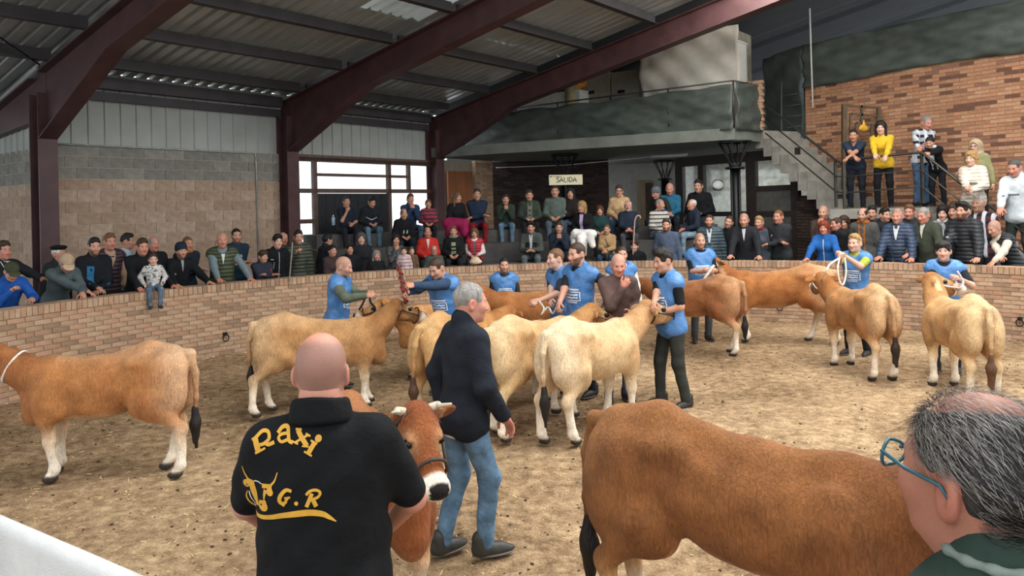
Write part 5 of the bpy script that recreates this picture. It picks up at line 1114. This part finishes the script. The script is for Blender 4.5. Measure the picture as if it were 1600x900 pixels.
# ------------------------------------------------------------------ spectators seated on the terraces
G2 = 'spectators seated on the terraces'
def st_(label, x, y, tier, **kw): kw.setdefault('arms', 'lap'); kw.setdefault('group', G2); kw.setdefault('smin', .78); return person(label, x, y, tier=tier, **kw)
st_('man in navy T-shirt with hand on chin before the dark door', 541, 307, 5, face=18, lean=12, arms='chin', top='tshirt', c='1d2633', short=True, pants='1f232b', fat=.03, hair='crop', hc='br')
st_('man in black jacket with a white chest stripe and jeans', 582, 308, 5, face=14, lean=16, c='20242b', pants='5b7486', pk='denim', hair='short', hc='bl', hp=20, hy=10, front=[("c6c9cc", ((-.14, .33), (0, .28), (.14, .34)), .018)])
st_('man in black hoodie sitting below the backlit boy', 631, 326, 4, face=12, top='hoodie', c='16181c', hair='balding', hc='br', fat=.02, pants='222a36', lean=12, front=[("c9cbcd", ((-.07, .33), (-.05, .25)), .022), ("c9cbcd", ((.02, .33), (.03, .25)), .02)])
st_('backlit boy in blue jacket in front of the window', 641, 303, 5, face=16, arms='mouth', c='2a3a56', hair='short', hc='au', pants='44566b', pk='denim')
st_('girl in red and white jacket against the window', 669, 312, 5, face=4, arms='lap', c='8e3b45', kind='stripes', hair='tied', hc='lb', fem=True, smin=.68)
st_('woman with long fair brown hair and magenta coat on her lap', 714, 300, 5, face=22, top='sweater', c='191a1e', hair='long', hc='lb', fem=True, pants='8c1f4a', hy=20)
st_('man in navy jacket with folded arms and dark red trousers', 745, 295, 5, face=4, arms='crossed', c='222d40', hair='short', hc='br', pants='7a1f26')
st_('moustached man in bright red jacket', 668, 355, 3, face=4, c='b8322a', hair='balding', hc='dg', fat=.02, beard=.25, skin='r', front=[('c9c1b8', ((0, .56), (0, .34)), (0.080, .004))])
st_('woman in striped top and black quilted jacket', 708, 353, 3, face=0, top='jacket', c='1b1c1e', hair='short', hc='lb', fem=True, scarf='7f8a6a', fat=.02, front=[("8a9470", ((0, .46), (0, .38)), .1), ("8a9470", ((0, .34), (0, .29)), .11), ("8a9470", ((0, .25), (0, .2)), .11)])
st_('woman in red waistcoat and white blouse', 741, 357, 3, face=-4, top='vest', c='d8c9c8', c2='b02a34', hair='bob', hc='lb', fem=True, fat=.015, front=[("5a5f6c", ((0, .5), (.01, .2)), .05)])
st_('man in dark green fleece with jeans and hands at his mouth', 790, 304, 5, face=2, arms='mouth', c='2f3b33', pants='5c7389', pk='denim', hc='br', lean=18, shoes='2a2a2a')
st_('man in open dark green jacket over grey', 827, 297, 5, face=2, c='363f36', pants='1e2024', hc='br', lean=12, front=[('6f7468', ((0, .56), (0, .05)), (.1, .13))])
st_('man in grey green sweater with jeans', 867, 290, 5, face=-2, top='sweater', c='59645e', pants='4e5c68', pk='denim', hair='crop', hc='br', fat=.015)
st_('long dark-haired woman in leather jacket', 891, 294, 5, face=-2, c='241f1f', hair='long', hc='bl', fem=True, pants='5f7184', pk='denim', arms='crossed')
st_('blond woman in black jacket with a white coat on her lap', 909, 315, 4, face=-18, c='18191c', hair='long', hc='bd', fem=True, pants='cfcdc8', hy=-15, front=[('b39bc0', ((0, .55), (0, .1)), (.09, .06))])
st_('girl with wavy brown hair in dark green and purple', 937, 322, 4, face=0, top='hoodie', c='1f3a3a', hair='long', hc='au', fem=True, smin=.7)
st_('woman in beige fleece with glasses', 967, 290, 5, face=-4, top='hoodie', c='c2a179', hair='short', hc='br', fem=True, glasses='on', pants='38495e', pk='denim')
st_('white-bearded man in navy sweater holding a cane', 981, 313, 4, face=2, top='sweater', c='222a38', hair='balding', hc='wh', beard=.8, fat=.025, pants='45464a', arms='clasp', skin='r')
st_('person in dark coat and grey knit cap bending sideways', 1023, 293, 5, face=-40, c='2b2e28', hair='beanie', hatc='5d656c', lean=24, skin='r', hp=12)
st_('man in white sweater with a dark chest stripe', 1031, 311, 4, face=30, top='sweater', c='bdb8ae', hair='crop', hc='gr', hy=25, pants='56748e', pk='denim', skin='r', kind='stripes')
st_('laughing bald man in teal sweater', 1046, 286, 5, face=-2, top='sweater', c='28607a', hair='bald', scalp=.15, hc='gr', fat=.025, skin='r', arms='clasp', hp=12)
st_('white-haired man in navy turning to his neighbours', 1081, 311, 4, face=-62, c='262e3c', hair='balding', hc='wh', pants='7b8fa0', pk='denim', skin='r')
st_('dark-haired man in black fleece on the top terrace', 1091, 281, 5, face=-16, c='17181c', hair='short', hc='bl', fat=.02, smax=1.2, lean=14)
st_('young man in black gilet with grey green sleeves', 829, 346, 3, face=-4, top='jacket', c='4b504b', hair='full', hc='bl', lean=22, arms='clasp', pants='5d6468', front=[('1b1d1f', ((-.08, .4), (-.08, .0)), .09), ('1b1d1f', ((.08, .4), (.08, .0)), .09), ('c9cbcd', ((0, .56), (0, .28)), (.08, .04))])
st_('man in navy jacket with both hands at his mouth', 873, 347, 3, face=0, arms='mouth', c='252c3a', hc='br', lean=16)
st_('short-haired woman in camel coat with a bag strap', 948, 351, 3, face=-10, top='coat', c='a98a64', hair='crop', hc='lb', fem=True, pants='33485f', pk='denim', arms='clasp', front=[('4a3527', ((.03, .48), (-.12, .1)), .02)])
st_('boy in black hooded jacket low behind the wall', 991, 375, 2, face=-4, top='hoodie', c='191a1c', hair='bowl', hc='br', smin=.68, skin='p')
# ------------------------------------------------------------------ people on the landing and stair
G3 = 'people on the landing and stair'
person('man in navy T-shirt leaning on the landing rail', 1333, 202, d=15.55, base=LZ, face=-6, lean=34, top='tshirt', c='25303f', short=True, arms='front', rh=pix(1338, 248, 15.2), lh=pix(1322, 249, 15.3), hair='crop', hc='bl', skin='t', pants='1d2129', fat=.025, group=G3, hands=('rest', 'rest'))
person('long-haired woman in yellow sweater at the landing rail', 1376, 190, d=15.35, base=LZ, face=-8, lean=20, top='sweater', c='d1a92c', arms='front', rh=pix(1368, 246, 15.0), lh=pix(1384, 244, 15.0), hair='long', hc='bl', skin='p', fem=True, pants='17181b', group=G3, hands=('rest', 'rest'))
person('tall man in plaid shirt on the landing', 1450, 181, d=15.45, base=LZ, face=36, lean=14, top='shirt', c='aeb2b8', kind='plaid', arms='front', rh=pix(1437, 238, 14.95), lh=pix(1444, 237, 14.9), hair='crop', hc='gr', skin='r', pants='4a6484', pk='denim', group=G3, hp=18)
person('woman in black jacket hunched over the landing rail', 1452, 214, d=15.0, base=LZ, face=-20, lean=38, c='17181b', arms='front', rh=pix(1446, 241, 14.7), lh=pix(1452, 240, 14.7), hair='tied', hc='bl', fem=True, pants='1b1c20', scarf='cfcfcf', group=G3, hp=10, smin=.75, front=[('cfd1d3', ((0, .45), (0, .05)), .12)])
person('fair-haired woman in white puffer coat on the stair', 1518, 237, d=13.7, base=step_z(13.7), face=-26, lean=2, top='puffer', c='cfc4b4', arms='front', rh=pix(1510, 292, 13.4), lh=pix(1520, 297, 13.4), hair='bob', hc='bd', skin='p', fem=True, pants='cfc4b4', group=G3, smin=.8)
person('woman with hood up behind the white puffer coat', 1524, 219, d=14.3, base=step_z(14.3), face=-24, arms='down', top='hoodie', c='8c8a62', hair='hood', hatc='b09b7c', glasses='on', skin='p', fem=True, group=G3, smax=1.2)
person('grey-haired man in white hoodie holding the stair rail', 1583, 239, d=13.05, base=step_z(13.05), face=-26, lean=6, top='hoodie', c='c3cbd0', arms='down', rh=pix(1562, 330, 12.9), hair='crop', hc='dg', skin='r', pants='2c312c', group=G3, hp=16, smin=.8, front=[('5d6367', ((-.08, .3), (.08, .3)), .025)])
print('CAST', _t.time()-_t0)
# ------------------------------------------------------------------ the man with the printed back
RX = person('broad bald man in black polo with a gold name on the back', 501, 520, d=2.62, base=0, face=174, lean=3, arms='down', rh=(.2, .3, -.4), lh=(-.2, .34, -.4), top='polo_shirt', c='0e0f11', short=True, pants='17181b', hair='bald', hc='dg', scalp=-.5, skin='r', fat=.062, res=.0085, hres=.0046, hand_res=.0055, hy=-6, smax=1.2, shw=1.03, elb=((.9, -.35, -.4), (-.9, -.2, -.5)), legres=.014)
s = RX['s']; sh = RX['sh']; Rt = RX['Rt']; neck = sh((0, -.008, .56))
V, Q = nets([cap(neck+Rt@np.array([.088*math.cos(a), .086*math.sin(a)-.012, -.006+.02*math.sin(-a)]), neck+Rt@np.array([.08*math.cos(a), .078*math.sin(a)-.016, .05+.02*math.sin(-a)]), .014, .011, k=.02) for a in np.arange(0, 6.3, .25)], .006, .0015, 1)
link('collar', mesh('collar', V*s, Q), RX['o'], cloth('0e0f11'))
gold = plain('gold_print', 'c8952f', .6, noise=.12, scale=30)
def logo(shapes, mat, nm):
    org = RX['Rw'].T@(pix(509, 665, 2.62)-RX['root']); ex = np.array([1.0, 0, 0]); ey = UP; k = 2.62/F
    VV = []; QQ = []
    def conv(p): return np.array([(340+p[0]/5-503)*k, -(640+p[1]/5-683)*k])
    for pts, wd in shapes:
        n0 = len(VV)
        if isinstance(pts[0], (int, float)):   # disc
            c_ = conv(pts); rr_ = wd/5*k
            for i in range(4):
                for j in range(16): VV.append(c_+rr_*(i+.05)/3.05*np.array([math.cos(j*math.pi/8), math.sin(j*math.pi/8)]))
            QQ += [(n0+i*16+j, n0+(i+1)*16+j, n0+(i+1)*16+(j+1) % 16, n0+i*16+(j+1) % 16) for i in range(3) for j in range(16)]; continue
        wds = wd if hasattr(wd, '__len__') else [wd]*len(pts)
        P = spline([(*conv(p), w_/5*k) for p, w_ in zip(pts, wds)], 6) if len(pts) > 2 else [np.array((*conv(pts[0]), wds[0]/5*k))*(1-t)+np.array((*conv(pts[1]), wds[1]/5*k))*t for t in np.linspace(0, 1, 6)]
        for i, p in enumerate(P):
            t = (P[min(i+1, len(P)-1)]-P[max(i-1, 0)])[:2]; t = t/max(np.linalg.norm(t), 1e-9); nn = np.array([-t[1], t[0]])*p[2]/2
            VV += [p[:2]+nn, p[:2], p[:2]-nn]
        QQ += [q for i in range(len(P)-1) for q in ((n0+3*i, n0+3*i+1, n0+3*i+4, n0+3*i+3), (n0+3*i+1, n0+3*i+2, n0+3*i+5, n0+3*i+4))]
    W_ = project(VV, QQ, None, RX['topV'], RX['topQ'], org, ex, ey, np.array([0, -1.0, 0]), .0035)
    link(nm, mesh(nm, W_, np.array(QQ), smooth=True), RX['o'], mat)
logo([([(322, 210), (352, 312)], 42), ([(330, 208), (375, 168), (418, 172), (428, 215), (395, 248), (350, 262)], 24), ([(392, 240), (425, 256), (468, 240)], 26), ([(326, 322), (402, 280)], 16), ([(298, 228), (340, 198)], 16),
      ([(490, 182), (520, 148), (558, 148), (570, 190), (580, 228), (608, 238)], 26), ([(568, 182), (515, 192), (498, 216), (522, 238), (566, 222)], 20),
      ([(640, 162), (712, 262)], 34), ([(722, 190), (672, 212), (622, 240)], 16), ([(622, 158), (668, 158)], 14), ([(700, 182), (735, 200)], 13), ([(600, 228), (648, 248)], 13), ([(676, 262), (728, 268)], 12),
      ([(768, 240), (722, 312)], 34), ([(692, 298), (748, 330)], 14), ([(738, 226), (786, 252)], 14), ((793, 217), 25)], gold, 'name_print')
logo([([(602, 568), (562, 560), (522, 600), (512, 640), (536, 660), (566, 640)], (22, 26, 30, 30, 26, 20)), ([(548, 618), (592, 612)], 15), ([(572, 618), (535, 678)], 20), ((635, 655), 15),
      ([(748, 590), (708, 682)], 28), ([(706, 600), (730, 575), (775, 568), (806, 588), (790, 618), (745, 632)], 20), ([(752, 628), (778, 684)], 30)], gold, 'initials_print')
logo([([(236, 640), (222, 700), (255, 772), (330, 795), (430, 780), (560, 742), (700, 722), (810, 738), (870, 770), (918, 802)], (6, 14, 24, 30, 34, 40, 46, 40, 26, 6)),
      ([(204, 446), (222, 500), (248, 538)], (6, 12, 18)), ([(494, 448), (474, 505), (444, 540)], (6, 12, 18)), ([(235, 548), (306, 556)], 34), ([(372, 556), (452, 548)], 34), ((232, 580), 30), ((436, 588), 28),
      ([(280, 560), (296, 630), (322, 725)], (50, 58, 26)), ([(402, 580), (390, 620), (386, 660)], (30, 20, 10)), ((376, 708), 40), ([(345, 690), (405, 672)], 30)], gold, 'bull_emblem')
logo([([(306, 536), (338, 532), (368, 544)], 6), ([(250, 640), (262, 700), (304, 746)], 8)], m_print, 'emblem_highlight')
logo([((238, 590), 12), ((360, 702), 9), ([(250, 566), (280, 574)], 6), ([(390, 574), (424, 562)], 6), ([(300, 700), (322, 748)], 6)], cloth('0e0f11'), 'emblem_detail')
# ------------------------------------------------------------------ the grey-haired onlooker at the edge
GM = person('grey-haired onlooker in glasses and dark green jacket', 1545, 617, d=1.22, base=0, face=-126, lean=2, arms='down', top='jacket', c='2b3a33', pants='2a2c30', hair='bald', hc='gr', skin='q', res=.0105, hres=.0042, hp=-6, smax=1.22, fat=.02, hand_res=.006)
s, piv, Rh, hs = GM['s'], GM['piv'], GM['Rh'], GM['hs']
def hobj(nm, me, mat):
    h = link(nm, me, GM['o'], mat); M = np.eye(4); M[:3, :3] = Rh*hs*s; M[:3, 3] = piv*s; h.matrix_local = Matrix(M.tolist()); return h
V, Q = nets([grow(CR, .006), ell((0, .05, .205), (.062, .10, .06), k=.02, op=1), ell((0, -.03, .235), (.05, .06, .05), k=.02, op=1), pln((0, -.62, .8), .046, .01)]+EARCUT, .004, .0012, 2, 4)
hobj('hair', mesh('hair', V, Q), plain('grey_hair_mass', '3d3936', .6, noise=.4, scale=40, bump=.6, bscale=160, stretch=(1, 1, .3)))
r = np.random.RandomState(4); hv = {0: [], 1: []}; hq = {0: [], 1: []}
hvv, _ = head_mesh(.0042); msk = (.8*hvv[:, 2]-.62*hvv[:, 1] > .046)&~((np.abs(hvv[:, 0]) > .06)&(hvv[:, 2] < .098)&(hvv[:, 1] > -.04)); cand = hvv[msk]
for i in range(9000):
    p = cand[r.randint(len(cand))]; c0 = np.array([0, -.005, .10]); nn = (p-c0)/np.linalg.norm(p-c0); topm = math.exp(-((p[0]/.05)**2+((p[1]+.0)/.085)**2))*(p[2] > .15)
    if r.rand() < topm*.85: continue
    fl = np.array([.1*np.sign(p[0]), -1.0, -.55]); fl = fl-nn*(fl@nn); fl /= np.linalg.norm(fl); fl = fl+.18*r.randn(3); sd_ = np.cross(fl, nn); sd_ /= np.linalg.norm(sd_)
    back = sstep(.02, -.08, p[1]); w_ = 0 if r.rand() < .74-.55*back else 1; l = .018+.02*r.rand(); k0 = len(hv[w_]); lift = .007+.006*r.rand()
    for j in range(5):
        f_ = j/4; c_ = p+nn*(lift*math.sin(1.9*f_+.5))+fl*l*f_; wd = .00042*(1-f_*.75); hv[w_] += [c_+sd_*wd, c_-sd_*wd]
    hq[w_] += [(k0+2*j, k0+2*j+1, k0+2*j+3, k0+2*j+2) for j in range(4)]
for w_, cc in ((0, '98928b'), (1, '191716')): hobj('hair_strands', mesh('hair_strands', np.array(hv[w_]), np.array(hq[w_])), plain('strand_'+cc, cc, .45, noise=.3, scale=60))
mb = MB()
for e in (-1, 1):
    mb.tube([(e*.034+.025*math.cos(a), .128-.01*abs(math.cos(a)), .066+.02*math.sin(a)) for a in np.linspace(0, 6.28, 20, endpoint=False)], .0028, 6, True)
    mb.tube([(e*.058, .12, .074), (e*.082, .06, .076), (e*.084, -.0, .075), (e*.084, -.02, .055)], .003, 6)
mb.tube([(-.01, .128, .07), (.01, .128, .07)], .003, 6)
go = hobj('glasses', mb.me('glasses', True), plain('teal_frame', '2f5a66', .35, noise=.2))
for e in (-1, 1):
    m = MB(); vs = [(e*.034+.024*math.cos(a), .128-.01*abs(math.cos(a)), .066+.019*math.sin(a)) for a in np.linspace(0, 6.28, 20, endpoint=False)]
    m.prism(vs, (0, .0015, 0)); link('lens', m.me('lens'), go, m_glass)
neck = GM['sh']((0, -.008, .555))
V, Q = nets([cap(neck+np.array([.076*math.cos(a), .078*math.sin(a)-.012, .056]), neck+np.array([.076*math.cos(a+.45), .078*math.sin(a+.45)-.012, .056]), .0065, .0065, k=.01) for a in np.arange(0, 6.3, .45)], .004)
link('shirt_collar', mesh('shirt_collar', V*s, Q), GM['o'], cloth('737d76', 'plain'))
# ------------------------------------------------------------------ white barrier at the edge
pa, pb = np.array([-2.35, 3.16, 0]), np.array([-.95, 2.24, 0]); bt = (pb-pa)/np.linalg.norm(pb-pa); bn = np.array([bt[1], -bt[0], 0])
ba = thing('ring_barrier', 'barrier wrapped in white mesh cloth at the near corner', 'barrier', tuple((pa+pb)/2), 0)
hl = np.linalg.norm(pb-pa)/2; vs = []
prof = [(.035, .02), (.035, 1.04)]+[(.035*math.cos(a), 1.06+.035*math.sin(a)) for a in np.linspace(0, math.pi, 9)]+[(-.035, 1.04), (-.035, .02)]
n = 40; V = []
for i in range(n):
    u = -hl+2*hl*i/(n-1)
    for j, (q, z) in enumerate(prof): V.append(bt*u+bn*(q+.012*math.sin(u*9+z*4)*(z < 1.03)*(z > .1))+UP*z)
m_ = len(prof); Q = [(i*m_+j, (i+1)*m_+j, (i+1)*m_+j+1, i*m_+j+1) for i in range(n-1) for j in range(m_-1)]
link('cloth_cover', mesh('cloth_cover', V, np.array(Q)), ba, plain('white_mesh_cloth', 'd4d4d2', .7, noise=.12, scale=5, bump=.5, bscale=220))
MB().bar(-bt*hl+UP*1.0, bt*hl+UP*1.0, .04, .05).obj('rail', m_rail, ba)
for e in (-.96, 0, .96): MB().bar(bt*hl*e+UP*0, bt*hl*e+UP*1.02, .04, .04, (0, 1, 0)).obj('post', m_rail, ba)
# ------------------------------------------------------------------ exit sign
sg = thing('exit_sign', 'cream sign reading SALIDA with an arrow under the gallery', 'sign', tuple(pix(884, 281, 19.0)), .12)
w_, h_ = .42, .125
MB().abox(-w_, w_, -.012, .012, -h_, h_).obj('board', plain('cream_sign', 'd6cfae', .6, noise=.05), sg)
L_ = []; x0 = -.245
def S_(pts): L_.append(([(x0+p[0]*.09, -.055+p[1]*.12) for p in pts], .02))
for ch, wd in zip('SALIDA', (1, 1.15, .9, .55, 1.1, 1.15)):
    if ch == 'S': S_([(.85, .85), (.6, 1), (.3, .97), (.15, .75), (.35, .57), (.65, .45), (.85, .27), (.65, .03), (.35, 0), (.12, .15)])
    if ch == 'A': S_([(.0, 0), (.5, 1), (1, 0)]); S_([(.22, .35), (.78, .35)])
    if ch == 'L': S_([(.15, 1), (.15, 0.03), (.8, .03)])
    if ch == 'I': S_([(.25, 0), (.25, 1)])
    if ch == 'D': S_([(.15, 0), (.15, 1), (.55, .95), (.9, .7), (.9, .3), (.55, .05), (.15, .02)])
    x0 += wd*.09
L_.append(([(-.39, .085), (-.1, .085)], .012)); L_.append(([(-.4, .085), (-.36, .1)], .012)); L_.append(([(-.4, .085), (-.36, .07)], .012))
v, q = strokes(L_, .02, .05); link('lettering', mesh('lettering', [(p[0], -.0135, p[1]) for p in v], np.array(q), smooth=False), sg, m_black)
MB().tube([(.0, .03, -.85), (.0, .03, -.1)], .02, 8).obj('post', m_rail, sg, True)
for e in (-.04, .06): MB().tube([(e, .03, .1), (e*1.5, .03, .45)], .006, 6).obj('hanger', m_black, sg, True)
# ------------------------------------------------------------------ ropes, sticks and small things
rope('brown lead rope from the bald handler to the calf muzzle', [pix(577, 458, 9.4), pix(579, 472, 9.4), pix(586, 484, 9.5), C3['H']((0, .27, -.19))], .014, '3b2618')
rope('brown rope tail hanging from the bald handler hands', [pix(572, 462, 9.3), pix(567, 474, 9.35), pix(561, 484, 9.4)], .012, '3b2618')
tw = thing('twitch_staff', 'wooden staff wound with red rope above the fawn cow', 'staff', tuple(pix(628, 440, 8.75)))
def tl(x, y): return pix(x, y, 8.75)-pix(628, 440, 8.75)
MB().tube(spline([tl(622, 412), tl(627, 432), tl(630, 452), tl(634, 474)], 5), .022, 10).obj('shaft', plain('stained_wood', '5a2f22', .5, noise=.3), tw, True)
hx = [tl(623+11*t, 414+58*t)+np.array([.03*math.cos(t*26), .03*math.sin(t*26), 0]) for t in np.linspace(0, 1, 60)]
MB().tube(hx, .008, 5).obj('cord', plain('red_cord', '8c1f24', .7), tw, True)
rope('white rope looped in the goateed handler hand above the cream cow', [pix(938, 480, 8.8), pix(944, 470, 8.7), pix(946, 490, 8.6), pix(942, 505, 8.5), C5['H']((.05, .25, -.05))], .012, 'd9cfc0')
rope('white rope end hanging beside the brown sweater', [pix(938, 482, 8.75), pix(950, 488, 8.6), pix(948, 505, 8.5), pix(949, 520, 8.5)], .011, 'd9cfc0')
rope('white rope bundle in the hands of the fair handler', [pix(842, 470, 9.15), pix(850, 482, 9.0), pix(846, 492, 9.0), pix(856, 480, 9.1), pix(864, 490, 9.0), pix(872, 476, 8.9), pix(876, 490, 8.8)], .012, 'd9d3c6')
rope('dark lead rope to the near white cow', [pix(1026, 488, 8.2), pix(1016, 486, 8.3), C7['H']((.08, .27, -.1))], .01, '3a2a1f')
rope('white lead rope bundle of the stocky bald handler', [pix(1104, 424, 12.05), pix(1112, 418, 11.95), pix(1100, 436, 11.9), pix(1116, 414, 11.9), pix(1098, 441, 11.9), pix(1120, 432, 11.9), C10['H']((.05, .27, -.1))], .02, 'e2dccf')
rope('white lead rope drooping from the blond boy hands', [pix(1316, 401, 10.65), pix(1298, 412, 10.5), pix(1290, 425, 10.4), C11['H']((0, .27, -.1))], .013, 'e6dfcf')
rope('white rope loop hanging below the blond boy hands', [pix(1312, 402, 10.6), pix(1309, 420, 10.5), pix(1312, 440, 10.5), pix(1318, 444, 10.5), pix(1322, 425, 10.55), pix(1320, 402, 10.6)], .012, 'e6dfcf')
rope('grey chain lead in the fists of the fringed handler', [pix(1501, 434, 9.3), pix(1496, 424, 9.3), pix(1505, 440, 9.25), pix(1500, 450, 9.2), C12['H']((0, .25, -.08))], .012, 'b9bcc4')
rope('thin white cord round the neck of the fawn cow', C1['ring'](.33, .125, .155), .009, 'e4e0d6', 'cord', 'neck_cord')
rope('grey wooden stick held by the olive puffer man', [pix(457, 379, 12.9), pix(455, 405, 12.9), pix(452, 440, 12.9)], .012, '8f8a80', 'stick', 'walking_stick')
cn = [pix(1001, 341, 15.9), pix(999, 337, 15.9), pix(995, 338, 15.9), pix(992, 345, 15.9), pix(991, 358, 15.9), pix(990, 378, 15.9), pix(989, 398, 15.9)]
rope('pale walking cane with a hooked handle before the white beard', cn, .016, 'b5958a', 'cane', 'walking_cane')
def blob(name, label, cat, pr, color, kind='plain', res=.02):
    V, Q = nets(pr, res, .006, 5); o = link(name, mesh(name, V, Q), None, cloth(color, kind)); o['label'] = label; o['category'] = cat
P_ = lambda x, y, d: pix(x, y, d)
blob('folded_coat', 'white coat with red lining lying over the blond woman knees', 'coat', [cap(P_(900, 366, 15.75), P_(925, 366, 15.7), .11, .1), cap(P_(908, 372, 15.6), P_(907, 398, 15.5), .1, .07), cap(P_(922, 370, 15.6), P_(926, 384, 15.55), .09, .06)], 'd5d3cf')
blob('folded_coat', 'magenta coat spread over the long-haired woman lap', 'coat', [cap(P_(700, 349, 16.85), P_(724, 350, 16.8), .13, .13), cap(P_(706, 354, 16.8), P_(702, 364, 16.7), .12, .1), cap(P_(722, 354, 16.8), P_(727, 364, 16.7), .11, .1)], '8c1f4a')
blob('hat', 'cream hat resting on the red waistcoat woman lap', 'hat', [ell(P_(743, 409, 14.75), (.13, .1, .05)), ell(P_(743, 405, 14.75), (.08, .07, .06))], 'cdb89c')
bo = thing('water_bottle', 'clear blue water bottle beside the man in navy T-shirt', 'bottle', tuple(pix(521, 352, 17.0)))
MB().tube([(0, 0, 0), (0, 0, .16), (0, 0, .2)], [.04, .04, .015], 10).obj('bottle_body', plain('blue_plastic', '9db6cc', .2), bo, True); MB().tube([(0, 0, .2), (0, 0, .23)], .017, 8).obj('cap', m_white, bo, True)
pl = thing('potted_plant', 'dark green leafy plant on the terrace behind the ring wall', 'plant', (*PX(780, ring_d(780, 8.75))[:2], .2))
MB().tube([(0, 0, 0), (0, 0, .55), (0, 0, .6)], [.14, .2, .21], 14).obj('pot', plain('dark_pot', '2b2624', .6), pl, True)
gm = plain('leaf_green', '2e4a33', .5, noise=.3, scale=9)
for k in range(26):
    a = k*2.4; el_ = .25+.8*((k*7) % 10)/10; l = .3+.12*((k*3) % 5)/5; dr = np.array([math.cos(a)*math.cos(el_), math.sin(a)*math.cos(el_), math.sin(el_)]); sd_ = np.array([-math.sin(a), math.cos(a), 0]); b0 = UP*.58
    vs = []
    for j in range(6):
        f_ = j/5; c_ = b0+dr*l*f_-UP*.22*f_*f_*l*2; wd = .05*math.sin(3.0*f_+.12); vs += [c_+sd_*wd, c_-sd_*wd]
    link('leaf', mesh('leaf', vs, np.array([(2*j, 2*j+1, 2*j+3, 2*j+2) for j in range(5)])), pl, gm)
lm = thing('wall_lamp', 'round white bulkhead lamp on the bar wall', 'lamp', tuple(pix(1122, 289, 22.6)))
V, Q = nets([ell((0, 0, 0), (.16, .06, .13), k=.01)], .02); link('diffuser', mesh('diffuser', V, Q), lm, m_white); MB().tube([(0, .03, 0), (0, .06, 0)], .18, 16).obj('base', m_rail, lm, True)

wm = A12; V, Q = nets([ell(wm['hip']+np.array([0, 0, -.115]), (.172, .132, .045), k=.02)], .012, .002, 2)
link('shirt_hem', mesh('shirt_hem', V*wm['s'], Q), wm['o'], cloth('c9cac8'))

m = MB().box(C5['H']((-.2, -.0, -.09)), (.022, 0, 0), (0, .003, 0), (0, 0, .026)); tg = m.obj('ear_tag', plain('yellow_tag', 'd8a51f', .5), None); tg.parent = C5['o']; tg.matrix_parent_inverse = (Matrix.Translation(C5['o'].location)@C5['o'].rotation_euler.to_matrix().to_4x4()).inverted()
